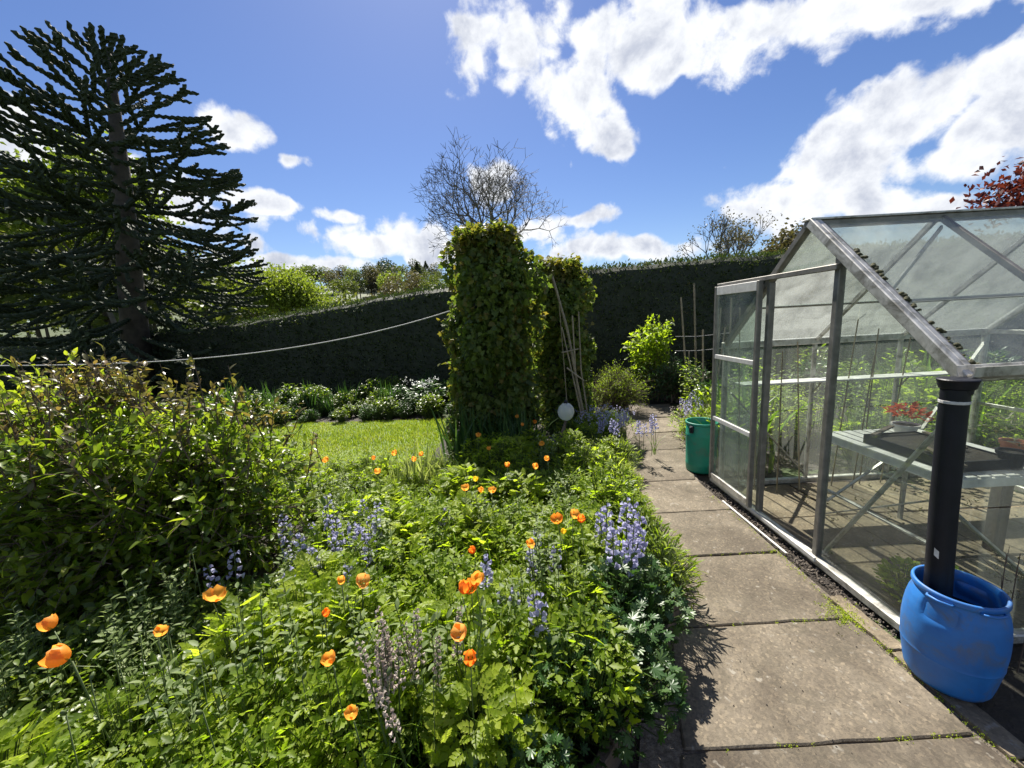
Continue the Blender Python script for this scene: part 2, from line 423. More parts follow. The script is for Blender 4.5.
def concrete(name, tint=(1, 1, 1)):
    """weathered concrete slab: aggregate specks, dark blotches, lichen spots"""
    m, nt, N, L, out = newmat(name)
    tc = N('ShaderNodeTexCoord'); oi = N('ShaderNodeObjectInfo')
    cb = N('ShaderNodeCombineXYZ')
    for k in range(3): L(oi.outputs['Random'], cb.inputs[k])
    va = N('ShaderNodeVectorMath'); va.operation = 'MULTIPLY_ADD'; L(cb.outputs[0], va.inputs[0]); va.inputs[1].default_value = (37, 51, 23); L(tc.outputs['Object'], va.inputs[2])
    vec = va.outputs[0]
    big = noise_n(N, L, vec, 2.6, 8, .65, .4)
    col = ramp(N, L, big, [(.28, (.068 * tint[0], .054 * tint[1], .039 * tint[2])), (.5, (.126 * tint[0], .105 * tint[1], .077 * tint[2])), (.72, (.20 * tint[0], .17 * tint[1], .128 * tint[2]))])
    vo = N('ShaderNodeTexVoronoi'); vo.inputs['Scale'].default_value = 95; L(vec, vo.inputs['Vector'])
    sp = ramp(N, L, vo.outputs['Color'], [(.0, (.55, .55, .55)), (.55, (.95, .95, .95)), (.8, (1.15, 1.13, 1.08)), (1., (1.9, 1.85, 1.75))])
    col = mixrgb(N, L, .75, col, sp, 'MULTIPLY')
    spots = noise_n(N, L, vec, 22, 3, .5)
    so = ramp(N, L, spots, [(.64, (0, 0, 0)), (.72, (1, 1, 1))])
    col = mixrgb(N, L, so, col, (.22, .20, .165))
    hsv = N('ShaderNodeHueSaturation'); L(col, hsv.inputs['Color']); mrv = N('ShaderNodeMapRange'); L(oi.outputs['Random'], mrv.inputs[0]); mrv.inputs[3].default_value = .82; mrv.inputs[4].default_value = 1.2; L(mrv.outputs[0], hsv.inputs['Value']); col = hsv.outputs[0]
    st = noise_n(N, L, vec, 4.5, 8, .72, 1.2)
    so2 = ramp(N, L, st, [(.5, (0, 0, 0)), (.72, (.7, .7, .7))])
    col = mixrgb(N, L, so2, col, (.06, .052, .036))
    p = N('ShaderNodeBsdfPrincipled'); L(col, p.inputs['Base Color']); p.inputs['Roughness'].default_value = .88
    p.inputs['Specular IOR Level'].default_value = .35
    fn = noise_n(N, L, vec, 140, 4, .6)
    bp = N('ShaderNodeBump'); bp.inputs['Strength'].default_value = .55; bp.inputs['Distance'].default_value = .004
    L(fn, bp.inputs['Height'])
    b2 = N('ShaderNodeBump'); b2.inputs['Strength'].default_value = .5; b2.inputs['Distance'].default_value = .012
    L(big, b2.inputs['Height']); L(bp.outputs[0], b2.inputs['Normal']); L(b2.outputs[0], p.inputs['Normal'])
    L(p.outputs[0], out.inputs[0])
    return m
def glassmat(name, dirt=(.02, .2), tint=(.93, .96, .94), scale=2.5):
    m, nt, N, L, out = newmat(name)
    tc = N('ShaderNodeTexCoord')
    mp = N('ShaderNodeMapping'); mp.inputs['Scale'].default_value = (1.6, 1.6, .22); L(tc.outputs['Object'], mp.inputs[0])
    ns = noise_n(N, L, mp.outputs[0], scale, 8, .68, .6)
    mr = N('ShaderNodeMapRange'); L(ns, mr.inputs[0]); mr.inputs[1].default_value = .35; mr.inputs[2].default_value = .75
    mr.inputs[3].default_value = dirt[0]; mr.inputs[4].default_value = dirt[1]
    tr = N('ShaderNodeBsdfTransparent'); tr.inputs[0].default_value = (*tint, 1)
    gl = N('ShaderNodeBsdfGlossy'); gl.inputs['Roughness'].default_value = .03
    fc = N('ShaderNodeLayerWeight'); fc.inputs[0].default_value = .5
    pw = N('ShaderNodeMath'); pw.operation = 'POWER'; L(fc.outputs['Facing'], pw.inputs[0]); pw.inputs[1].default_value = 5
    lw = N('ShaderNodeMath'); lw.operation = 'MULTIPLY_ADD'; L(pw.outputs[0], lw.inputs[0]); lw.inputs[1].default_value = .7; lw.inputs[2].default_value = .035
    m1 = N('ShaderNodeMixShader'); L(lw.outputs[0], m1.inputs[0]); L(tr.outputs[0], m1.inputs[1]); L(gl.outputs[0], m1.inputs[2])
    df = N('ShaderNodeBsdfDiffuse'); df.inputs[0].default_value = (.5, .52, .5, 1)
    tl = N('ShaderNodeBsdfTranslucent'); tl.inputs[0].default_value = (.6, .62, .6, 1)
    m2 = N('ShaderNodeMixShader'); m2.inputs[0].default_value = .55; L(df.outputs[0], m2.inputs[1]); L(tl.outputs[0], m2.inputs[2])
    m3 = N('ShaderNodeMixShader'); L(mr.outputs[0], m3.inputs[0]); L(m1.outputs[0], m3.inputs[1]); L(m2.outputs[0], m3.inputs[2])
    L(m3.outputs[0], out.inputs[0])
    return m
G = lambda r, g, b: (r, g, b)
M_soil = surf('soil', [(.3, G(.014, .010, .007)), (.6, G(.034, .025, .017)), (.85, G(.065, .05, .036))], 9, bump=1, bscale=30, bdist=.03)
M_land = surf('rough_grass', [(.3, G(.03, .045, .012)), (.55, G(.06, .085, .022)), (.8, G(.10, .11, .04))], .8, bump=.5, bscale=12)
M_turf = surf('turf', [(.3, G(.07, .115, .02)), (.5, G(.11, .165, .026)), (.68, G(.19, .21, .05))], 1.6, bump=.6, bscale=60, bdist=.02)
M_conc = concrete('concrete_slab'); M_conc2 = concrete('pale_concrete', (1.45, 1.4, 1.3)); M_floor = concrete('floor_slab', (1.45, 1.38, 1.28))
M_grit = surf('grit', [(.3, G(.07, .055, .042)), (.5, G(.15, .122, .095)), (.7, G(.27, .23, .19)), (.82, G(.4, .36, .3))], 60, bump=1, bscale=140, bdist=.012)
M_alu = surf('weathered_aluminium', [(.3, G(.40, .39, .36)), (.55, G(.54, .53, .5)), (.8, G(.66, .65, .62))], 14, rough=(.42, .66), bump=.2, metal=.6, bscale=90, bdist=.003, dirt=((.10, .095, .07), 9, .46, .8))
M_aludark = surf('dark_aluminium', [(.3, G(.13, .125, .11)), (.6, G(.22, .21, .19)), (.85, G(.34, .33, .3))], 16, rough=(.45, .65), bump=.15, metal=.5, bdist=.003)
M_white = surf('white_rail', [(.3, G(.42, .41, .38)), (.6, G(.6, .59, .56)), (.85, G(.7, .69, .66))], 12, rough=(.4, .6), bump=.1, bdist=.003)
M_glass = glassmat('dusty_glass', (.035, .13)); M_roofglass = glassmat('dirt_and_sky_glare_glass', (.14, .36), scale=3.5)  # roof film: dirt plus reflected sky painted in as pale diffuse haze
M_doorglass = glassmat('streaked_door_glass', (.09, .24), tint=(.88, .94, .9))
M_blue = surf('blue_plastic', [(.3, G(.014, .11, .36)), (.55, G(.018, .15, .46)), (.8, G(.03, .19, .52))], 5, rough=(.38, .62), bump=.12, bscale=60, bdist=.003, dirt=((.10, .11, .11), 7, .50, .75))
M_green = surf('green_plastic', [(.3, G(.006, .19, .125)), (.6, G(.01, .25, .165)), (.85, G(.02, .30, .2))], 5, rough=(.38, .6), bump=.1, bdist=.003, dirt=((.09, .11, .09), 8, .52, .7))
M_black = surf('black_plastic', [(.3, G(.004, .005, .009)), (.8, G(.010, .012, .02))], 8, spec=.3, rough=(.4, .6), bump=.1, bdist=.003)
M_cap = surf('moss', [(.3, G(.03, .032, .01)), (.6, G(.07, .068, .022)), (.85, G(.13, .12, .04))], 40, bump=1, bscale=120, bdist=.01)
M_wood = surf('old_timber', [(.3, G(.05, .035, .024)), (.6, G(.12, .09, .065)), (.85, G(.2, .16, .12))], 9, bump=.6, bscale=50, objrnd=.2)
M_cane = surf('bamboo', [(.3, G(.17, .14, .09)), (.6, G(.30, .25, .17)), (.85, G(.42, .36, .25))], 12, rough=(.5, .7), bump=.2, objrnd=.25)
M_bark = surf('bark', [(.3, G(.03, .024, .018)), (.6, G(.075, .06, .046)), (.85, G(.14, .12, .1))], 5, bump=.8, bscale=20)
M_greybark = surf('grey_bark', [(.3, G(.06, .053, .045)), (.6, G(.12, .11, .095)), (.85, G(.2, .185, .16))], 3, bump=.5, bscale=18)
M_stem = surf('green_stem', [(.3, G(.04, .065, .015)), (.7, G(.1, .14, .04))], 8, rough=(.5, .6), bump=0)
M_brownstem = surf('brown_stem', [(.3, G(.06, .04, .028)), (.7, G(.15, .105, .075))], 8, bump=.2)
M_rope = surf('rope', [(.3, G(.35, .34, .33)), (.7, G(.6, .6, .58))], 30, bump=.3)
M_terra = surf('terracotta', [(.3, G(.30, .10, .05)), (.7, G(.46, .17, .09))], 8, bump=.2)
M_mp = surf('monkey_puzzle_scales', [(.3, G(.018, .028, .015)), (.6, G(.04, .056, .03)), (.85, G(.075, .09, .05))], 6, rough=(.6, .8), bump=.5, bscale=30, spec=.25)
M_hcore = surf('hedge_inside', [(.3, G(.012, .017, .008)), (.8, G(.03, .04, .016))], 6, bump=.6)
L_bed1 = leafmat('fresh_leaf', [(.0, G(.075, .125, .010)), (.4, G(.165, .235, .016)), (.75, G(.26, .325, .028)), (1., G(.36, .41, .07))], .57, 2.2, rough=.46, spec=.35)
L_bed2 = leafmat('yellow_green_leaf', [(.0, G(.10, .15, .010)), (.5, G(.21, .275, .02)), (.9, G(.32, .37, .05))], .56, 2.1, rough=.46, spec=.35)
L_dark = leafmat('blue_green_leaf', [(.0, G(.02, .055, .016)), (.5, G(.045, .10, .028)), (.9, G(.09, .15, .05))], .35, 1.5, rough=.35)
L_shrub = leafmat('shrub_leaf', [(.0, G(.04, .075, .008)), (.4, G(.095, .15, .014)), (.75, G(.17, .22, .022)), (1., G(.25, .27, .045))], .5, 2.0, rough=.36, spec=.5)
L_tip = leafmat('bronzed_leaf', [(.0, G(.07, .09, .025)), (.5, G(.14, .12, .045)), (.9, G(.22, .14, .07))], .45, 1.4, rough=.35, spec=.6)
L_gold = leafmat('golden_leaf', [(.0, G(.13, .19, .015)), (.5, G(.22, .28, .025)), (.9, G(.30, .33, .045))], .55, 1.6)
L_ivy = leafmat('ivy_leaf', [(.0, G(.045, .072, .018)), (.5, G(.09, .135, .03)), (.85, G(.15, .19, .04)), (1., G(.22, .24, .055))], .48, 1.9, rough=.5, spec=.35)
L_bronze = leafmat('young_ivy_leaf', [(.0, G(.07, .10, .018)), (.5, G(.14, .145, .028)), (.9, G(.20, .15, .045))], .5, 1.5)
L_hedge = leafmat('hedge_leaf', [(.0, G(.016, .03, .012)), (.5, G(.036, .058, .018)), (.85, G(.075, .10, .028)), (1., G(.10, .085, .04))], .25, 1.6)
L_strap = leafmat('strap_leaf', [(.0, G(.06, .12, .018)), (.5, G(.11, .185, .03)), (.9, G(.18, .24, .055))], .5, 1.6, rough=.35)
L_pale = leafmat('variegated_strap_leaf', [(.0, G(.14, .2, .06)), (.5, G(.28, .33, .14)), (.9, G(.42, .45, .26))], .45, 1.2)
L_grass = leafmat('grass_blade', [(.0, G(.11, .165, .018)), (.5, G(.17, .23, .028)), (.9, G(.26, .28, .06))], .5, 1.7)
L_far = leafmat('far_leaf', [(.0, G(.05, .075, .018)), (.5, G(.09, .12, .028)), (.9, G(.15, .16, .045))], .4, 1.5)
L_fardark = leafmat('far_dark_leaf', [(.0, G(.022, .035, .016)), (.5, G(.04, .058, .024)), (.9, G(.07, .085, .035))], .3, 1.4)
L_farbright = leafmat('far_bright_leaf', [(.0, G(.09, .13, .02)), (.5, G(.15, .20, .03)), (.9, G(.21, .25, .05))], .5, 1.5)
L_farbrown = leafmat('far_budding_leaf', [(.0, G(.07, .06, .035)), (.5, G(.11, .095, .05)), (.9, G(.15, .14, .07))], .3, 1.3)
L_copper = leafmat('copper_leaf', [(.0, G(.05, .009, .012)), (.5, G(.10, .018, .022)), (.9, G(.16, .035, .035))], .4, 1.4)
L_blue = leafmat('lilac_bell', [(.0, G(.33, .31, .50)), (.5, G(.48, .46, .68)), (.9, G(.66, .65, .82))], .45, 1.1, rough=.5, tb=1.0)
L_mauve = leafmat('faded_bell', [(.0, G(.28, .21, .18)), (.5, G(.50, .41, .37)), (.9, G(.70, .62, .56))], .35, 1.1, rough=.6, tb=1.0)
L_whitef = leafmat('white_petal', [(.0, G(.6, .6, .58)), (.9, G(.82, .82, .8))], .4, 1.0, rough=.5, tb=1.0)
def petalmat(name, a, b, t=.62):
    m, nt, N, L, out = newmat(name)
    tc = N('ShaderNodeTexCoord'); oi = N('ShaderNodeObjectInfo'); ns = noise_n(N, L, tc.outputs['Object'], 60, 4)
    c = mixrgb(N, L, ns, a, b)
    p = N('ShaderNodeBsdfPrincipled'); L(c, p.inputs['Base Color']); p.inputs['Roughness'].default_value = .5
    tr = N('ShaderNodeBsdfTranslucent'); L(c, tr.inputs[0])
    mx = N('ShaderNodeMixShader'); mx.inputs[0].default_value = t; L(p.outputs[0], mx.inputs[1]); L(tr.outputs[0], mx.inputs[2]); L(mx.outputs[0], out.inputs[0])
    return m
P_orange = petalmat('orange_petal', G(.9, .37, .04), G(.94, .48, .08))
P_deep = petalmat('deep_orange_petal', G(.86, .25, .02), G(.9, .33, .035))
P_pale = petalmat('pale_apricot_petal', G(.86, .36, .07), G(.9, .47, .13))
P_yellow = petalmat('yellow_petal', G(.85, .58, .02), G(.9, .68, .05))
M_gold = surf('stamens', [(.3, G(.45, .28, .02)), (.7, G(.6, .42, .05))], 60, bump=.5)
def ornament_glass():
    m, nt, N, L, out = newmat('frosted_glass')
    p = N('ShaderNodeBsdfPrincipled'); p.inputs['Base Color'].default_value = (.78, .8, .76, 1); p.inputs['Roughness'].default_value = .3
    t = N('ShaderNodeBsdfTranslucent'); t.inputs[0].default_value = (.7, .72, .68, 1)
    a = N('ShaderNodeMixShader'); a.inputs[0].default_value = .5; L(p.outputs[0], a.inputs[1]); L(t.outputs[0], a.inputs[2])
    tr = N('ShaderNodeBsdfTransparent'); b = N('ShaderNodeMixShader'); b.inputs[0].default_value = .35
    L(a.outputs[0], b.inputs[1]); L(tr.outputs[0], b.inputs[2]); L(b.outputs[0], out.inputs[0]); return m
M_orn = ornament_glass()


# ================================================================== GROUND
def grid_mesh(name, xs, ys, zf):
    X, Y = np.meshgrid(xs, ys); Z = zf(X, Y); nx, ny = len(xs), len(ys)
    v = np.stack([X.ravel(), Y.ravel(), Z.ravel()], 1)
    i = np.arange(nx - 1)[None] + nx * np.arange(ny - 1)[:, None]; i = i.ravel()
    return mesh_np(name, v, np.stack([i, i + 1, i + nx + 1, i + nx], 1), smooth=True)
def wave(X, Y, s, seed=0, oct=3):
    r = np.random.default_rng(seed); z = np.zeros_like(X, dtype=float)
    for o in range(oct):
        for k in range(4):
            a = r.uniform(0, 2 * PI); p = r.uniform(0, 6.3); q = s * 2 ** o * r.uniform(.7, 1.4)
            z += np.sin((X * math.cos(a) + Y * math.sin(a)) * q + p) / 2 ** o / 4
    return z
def axis(a, b, n, far): return np.concatenate([-np.geomspace(far, -a + 20, 8) if a < 0 else [], np.linspace(a, b, n), np.geomspace(b + 20, far, 8)])
o = add('ground', grid_mesh('ground', axis(-40, 40, 41, 1500), axis(-20, 40, 31, 1500), lambda X, Y: -.03 + 0 * X), M_land)
tag(o, kind='structure')
def hill_z(X, Y):
    h = 21 * np.exp(-((X + 55) / 95) ** 2 - ((Y - 175) / 70) ** 2) + 5 * np.exp(-((X + 130) / 60) ** 2 - ((Y - 120) / 50) ** 2)
    return h + .8 * wave(X, Y, .05, 3) - 1.2
o = add('hill', grid_mesh('hill', np.linspace(-320, 220, 80), np.linspace(55, 420, 60), hill_z), M_land); tag(o, kind='structure')

def poly_sheet(name, pts, z, mat, thick=.0):
    m = MB(); n = len(pts)
    m._add([(x, y, z) for x, y in pts], [tuple(range(n))])
    if thick:
        m._add([(x, y, z) for x, y in pts] + [(x, y, z - thick) for x, y in pts], [(k, k + n, (k + 1) % n + n, (k + 1) % n) for k in range(n)])
    return m.build(name, mat)
# earth round the path and the greenhouse
def earth_z(X, Y): return -.022 + .014 * wave(X, Y, 5, 5)
o = add('earth', grid_mesh('earth', np.linspace(-9, 14, 140), np.linspace(-1.5, 10.6, 80), earth_z), M_soil); tag(o, kind='structure')
# lawn
LAWN = [(-9.5, 4.5), (-6, 4.42), (-4, 4.36), (-2.4, 4.3), (-1.25, 4.45), (-.95, 4.9), (-.92, 5.6), (-1.0, 6.4), (-1.2, 6.75), (-2.2, 6.95), (-3.2, 7.05), (-4.6, 7.15), (-6, 7.2), (-9.5, 7.3)]
lawn = poly_sheet('lawn', LAWN, .012, M_turf, .05); tag(lawn, kind='structure')
def inpoly(px, py, poly):
    x = np.asarray(px); y = np.asarray(py); c = np.zeros(x.shape, bool); n = len(poly)
    for i in range(n):
        x1, y1 = poly[i]; x2, y2 = poly[(i + 1) % n]
        k = ((y1 > y) != (y2 > y)) & (x < (x2 - x1) * (y - y1) / (y2 - y1 + 1e-12) + x1); c ^= k
    return c
def grass():
    n = 62000; x = rng.uniform(-7.5, -.85, n); y = rng.uniform(4.28, 7.3, n); k = inpoly(x, y, LAWN); x, y = x[k], y[k]; n = len(x)
    t = (np.array([(-.006, 0, 0), (.006, 0, 0), (.0, .3, 1.)]), np.array([(0, 1, 2)]))
    h = rng.uniform(.02, .05, n) * (1 + .45 * wave(x, y, 2.5, 14))
    M = zrot(rng.uniform(0, 6.28, n)); v = np.einsum('nij,kj->nki', M, t[0])
    v[:, :, :2] *= np.where(np.arange(3)[None, :, None] == 2, h[:, None, None], 1); v[:, :, 2] *= h[:, None]
    v = v + np.stack([x, y, np.full(n, .012)], 1)[:, None]
    f = np.arange(n * 3).reshape(n, 3)
    return mesh_np('grass', v.reshape(-1, 3), f, np.repeat(rng.random(n), 3))
o = add('grass', grass(), L_grass); tag(o, 'short mown grass of the lawn between hedge and flower bed', 'grass', kind='stuff')

# flower bed: low mound of soil held by timber edging
EDGE = [(.6, -.25), (.95, .05), (1.23, .3), (1.53, .57), (2.0, .88), (2.65, 1.02), (3.59, 1.14), (4.75, 1.36), (5.6, 1.62), (6.6, 1.75)]
def edge_x(y): return np.interp(y, [a for a, b in EDGE], [b for a, b in EDGE])
def bed_mesh():
    ys = np.linspace(.6, 5.9, 60); ts = np.linspace(0, 1, 50); V = []
    for y in ys:
        x1 = float(edge_x(y)) - .03; x0 = -4.6 if y < 4.1 else -1.05
        for t in ts: V.append((x0 + (x1 - x0) * t, y, .05 * min(1, (1 - t) * 12) + .035))
    V = np.array(V); V[:, 2] += .022 * wave(V[:, 0], V[:, 1], 9, 8)
    n = len(ts); i = (np.arange(n - 1)[None] + n * np.arange(len(ys) - 1)[:, None]).ravel()
    return mesh_np('flower_bed', V, np.stack([i, i + 1, i + n + 1, i + n], 1), smooth=True)
tag(add('flower_bed', bed_mesh(), M_soil), kind='structure')
be = empty('bed_edging', (.57, 1.53, 0)); tag(be, 'weathered timber edging boards holding the flower bed beside the path', 'edging')
for k in range(len(EDGE) - 2):
    (y0, x0), (y1, x1) = EDGE[k], EDGE[k + 1]
    MB().bar((x0, y0 + .01, .045), (x1, y1 - .01, .045 + .008 * (k % 2)), .045, .15).build('board', M_wood, be, org=be.location)

# path of concrete slabs
pm = MB(); pm._add([(.3, -.6, -.012), (1.84, -.6, -.012), (1.86, 3.7, -.012), (2.2, 4.7, -.012), (3.0, 7.2, -.012), (2.1, 7.2, -.012), (1.3, 4.6, -.012), (.95, 2.6, -.012), (.4, 1.2, -.012)], [tuple(range(9))])
path = pm.build('path', M_grit); tag(path, kind='structure')
def slab(x0, x1, y0, y1, xs0=None, xs1=None, z=0.0, tilt=(0, 0), mat=None, parent=None, chip=None, name='slab', th=.05, r=random):
    """slab with slightly worn, uneven edges; xs0/xs1: left and right x at the far end"""
    xs0 = x0 if xs0 is None else xs0; xs1 = x1 if xs1 is None else xs1
    g = .0035; pts = []
    A = [(x0 + g, y0 + g), (x1 - g, y0 + g), (xs1 - g, y1 - g), (xs0 + g, y1 - g)]
    for k in range(4):
        p, q = A[k], A[(k + 1) % 4]; n = 9
        for i in range(n):
            t = i / n; j = 0 if i == 0 else r.gauss(0, .0022)
            px, py = p[0] + (q[0] - p[0]) * t, p[1] + (q[1] - p[1]) * t
            cx, cy = (x0 + x1) / 2, (y0 + y1) / 2
            s = .985 if i == 0 else 1
            pts.append((cx + (px - cx) * s + (j if k % 2 else 0), cy + (py - cy) * s + (0 if k % 2 else j)))
    cx, cy = (x0 + x1) / 2, (y0 + y1) / 2; n = len(pts)
    zz = lambda x, y: z + tilt[0] * (x - cx) + tilt[1] * (y - cy)
    top = [(cx + (x - cx) * .985, cy + (y - cy) * .98, zz(x, y)) for x, y in pts]
    mid = [(x, y, zz(x, y) - .006) for x, y in pts]; bot = [(x, y, z - th) for x, y in pts]
    m = MB(); m._add([(x - cx, y - cy, w) for x, y, w in top + mid + bot], [tuple(range(n))] + [(k, k + n, (k + 1) % n + n, (k + 1) % n) for k in range(n)] + [(k + n, k + 2 * n, (k + 1) % n + 2 * n, (k + 1) % n + n) for k in range(n)])
    return m.build(name, mat or M_conc, parent, loc=(cx, cy, 0))
rows = [(.02, .64, .2, 1.78, .36, 1.785), (.64, 1.27, .40, 1.785, .58, 1.79), (1.27, 1.88, .60, 1.79, .80, 1.81), (1.88, 2.5, .82, 1.81, .96, 1.845), (2.5, 3.11, .98, 1.845, 1.06, 1.86),
        (3.11, 3.76, 1.07, 1.86, 1.19, 1.86), (3.76, 4.68, 1.2, 1.86, 1.42, 2.12), (4.7, 5.4, 1.45, 2.2, 1.72, 2.42), (5.42, 6.2, 1.74, 2.45, 2.02, 2.7), (6.22, 7.0, 2.05, 2.72, 2.3, 2.92)]
rs = random.Random(4)
for k, (y0, y1, a0, b0, a1, b1) in enumerate(rows):
    slab(a0, b0, y0, y1, a1, b1, z=.002 + rs.uniform(-.004, .005), tilt=(rs.uniform(-.004, .004), rs.uniform(-.006, .006)), parent=path, r=rs)
# narrow pale concrete strip between slabs and barrel
kerb = empty('kerb_strip', (1.86, 1.3, 0)); tag(kerb, kind='structure')
ky = [-.3, .55, 1.18, 1.66, 2.05]
for k in range(4):
    slab(1.80 + .004 * k, 1.93 - .006 * k, ky[k], ky[k + 1], 1.802 + .004 * k, 1.925 - .008 * k, z=.006 + .003 * (k % 2), mat=M_conc2, parent=None, r=rs).parent = kerb
for c in kerb.children: c.location = Vector(c.location) - kerb.location
MB().box((0, 0, 0), (.016, .80, .007), bev=.001).build('wooden_lath', M_white, loc=(1.862, 2.86, .012)); lath = bpy.data.objects['wooden_lath']; lath.rotation_euler = (0, 0, .015)
tag(lath, 'thin pale lath lying along the path below the greenhouse door', 'lath')
def pebbles(name, n, xr, yr, z, s, mat):
    t = MB().box((0, 0, 0), (1, 1.3, .7), bev=.28); tv = np.array(t.v); 
    fs = [np.array(f) for f in t.f.values()]
    p = np.stack([rng.uniform(*xr, n), rng.uniform(*yr, n), np.full(n, z)], 1); M = frames(rand_dirs(n), rand_dirs(n)); sc = rng.uniform(.4, 1, n) ** 2 * s
    V = (np.einsum('nij,kj->nki', M, tv) * sc[:, None, None] + p[:, None]).reshape(-1, 3)
    FF = [(f[None] + (np.arange(n) * len(tv))[:, None, None]).reshape(-1, f.shape[1]) for f in fs]
    return add(name, mesh_np(name, V, FF), mat)
tag(pebbles('gravel', 900, (1.87, 1.985), (1.75, 3.7), -.004, .016, M_grit), 'loose grit and small stones along the foot of the greenhouse', 'gravel', kind='stuff')
tag(pebbles('crumbs', 260, (.55, 1.8), (.7, 3.6), .004, .006, M_grit), 'scattered crumbs of grit and debris on the path slabs', 'grit', kind='stuff')

# ================================================================== GREENHOUSE
X0, X1, YN, YF, YM, ZE, ZR = 2.0, 4.42, 1.677, 3.556, 2.6165, 1.396, 2.254
gh = empty('greenhouse', (X0, YN, 0)); tag(gh, 'weathered aluminium greenhouse with glass panes and its sliding door open', 'greenhouse')
GO = gh.location
def gbar(name, p0, p1, w, h, up=(0, 0, 1), mat=None, parent=None):
    return MB().bar(p0, p1, w, h, up).build(name, mat or M_alu, parent or gh, org=GO)
def zslope(y): return ZR - (ZR - ZE) * abs(y - YM) / (YM - YN)
BX = [X0, 2.83, 3.63, X1]
# floor slabs
gf = poly_sheet('greenhouse_floor', [(2.03, 1.71), (4.38, 1.71), (4.38, 3.52), (2.03, 3.52)], -.006, M_grit); tag(gf, kind='structure')
for i in range(4):
    for j in range(3):
        slab(2.06 + i * .58, 2.06 + (i + 1) * .58 - .004, 1.72 + j * .6, 1.72 + (j + 1) * .6 - .004, z=.012 + rs.uniform(-.003, .004), tilt=(rs.uniform(-.006, .006), rs.uniform(-.006, .006)), mat=M_floor, parent=gf, r=rs, th=.02)
# base rails
gbar('base_rail', (X0 - .012, YN - .03, .035), (X0 - .012, YF + .14, .035), .055, .05, mat=M_alu)
gbar('base_rail', (X1, YN, .035), (X1, YF, .035), .05, .05)
gbar('base_rail', (X0 + .03, YN, .035), (X1 - .03, YN, .035), .05, .05); gbar('base_rail', (X0 + .03, YF, .035), (X1 - .03, YF, .035), .05, .05)
for x in (X0, X1):
    for y in (YN, YF): gbar('corner_post', (x, y, .06), (x, y, ZE), .04, .04, (0, 1, 0), M_alu)
gbar('eave_rail', (X0 - .03, YF, ZE), (X1 + .03, YF, ZE), .05, .06)
gbar('eave_rail', (X0 - .03, YN, ZE - .01), (X1 + .03, YN, ZE - .01), .045, .055)
# gutter: open U along the near eave
gu = MB(); prof = [(-.045, .03), (-.04, -.012), (-.015, -.028), (.018, -.026), (.028, .0), (.03, .03), (.024, .03), (.02, .002), (.012, -.02), (-.012, -.022), (-.034, -.008), (-.039, .03)]
vs = []
for x in (X0 - .06, X1 + .05): vs += [(x, YN - .055 + a, ZE + .012 + b) for a, b in prof]
gu._add(vs, [(k, (k + 1) % 12, (k + 1) % 12 + 12, k + 12) for k in range(12)] + [tuple(range(12)), tuple(range(12, 24))]); gu.build('gutter', M_alu, gh, org=GO)
gbar('ridge_bar', (X0 - .03, YM, ZR - .012), (X1 + .03, YM, ZR - .012), .06, .045, mat=M_aludark)
gbar('ridge_cap', (X0 - .035, YM, ZR + .017), (X1 + .035, YM, ZR + .017), .085, .012, mat=M_alu)
# gable rafters: the front pair is a wide double section
up_n = Vector((0, -(ZR - ZE), (YM - YN))).normalized(); up_f = Vector((0, (ZR - ZE), (YM - YN))).normalized()
for (off, w, h, lift, mt) in ((-.022, .034, .055, .012, M_alu), (.016, .03, .032, .018, M_alu), (.05, .026, .02, .008, M_aludark)):
    d = up_n * lift
    gbar('rafter', Vector((X0 + off, YN - .03, ZE - .027)) + d, Vector((X0 + off, YM - .012, ZR - .011)) + d, w, h, up_n, mt)
gbar('rafter', (X0, YM + .012, ZR - .011), (X0, YF + .02, ZE - .018), .05, .045, up_f, M_aludark)
gbar('rafter', (X1, YN - .02, ZE - .018), (X1, YM, ZR), .045, .045, up_n); gbar('rafter', (X1, YM, ZR), (X1, YF + .02, ZE - .018), .045, .045, up_f)
for x in BX[1:3]:
    gbar('glazing_bar', (x, YN, ZE), (x, YM, ZR), .026, .034, up_n, M_aludark); gbar('glazing_bar', (x, YM, ZR), (x, YF, ZE), .026, .034, up_f)
    gbar('glazing_bar', (x, YN, .06), (x, YN, ZE), .026, .034, (0, 1, 0)); gbar('glazing_bar', (x, YF, .06), (x, YF, ZE), .026, .034, (0, 1, 0))
TS = .62
ys_, zs_ = YM - (YM - YN) * TS, ZR - (ZR - ZE) * TS
gbar('purlin', (X0 + .03, ys_, zs_), (X1 - .03, ys_, zs_), .016, .012, up_n, M_aludark)
gbar('purlin', (X0 + .03, 2 * YM - ys_, zs_), (X1 - .03, 2 * YM - ys_, zs_), .014, .012, up_f, M_aludark)
# braces
gbar('brace', (X0 + .025, 2.34, .08), (X0 + .025, YN + .03, 1.2), .012, .03, (1, 0, 0)); gbar('brace', (2.05, YN + .03, .75), (2.8, YN + .03, .08), .012, .03, (0, 1, 0))
gbar('brace', (2.05, YF - .03, .95), (2.8, YF - .03, .1), .012, .03, (0, 1, 0)); gbar('brace', (2.86, YN + .03, ZE - .05), (3.6, YN + .03, .1), .012, .03, (0, 1, 0))
gbar('brace', (3.66, YF - .03, .1), (4.38, YF - .03, 1.3), .012, .03, (0, 1, 0))
gbar('brace', (X0 + .04, YM - .5, zslope(YM - .5) - .06), (2.8, YM - .05, ZR - .08), .012, .026)
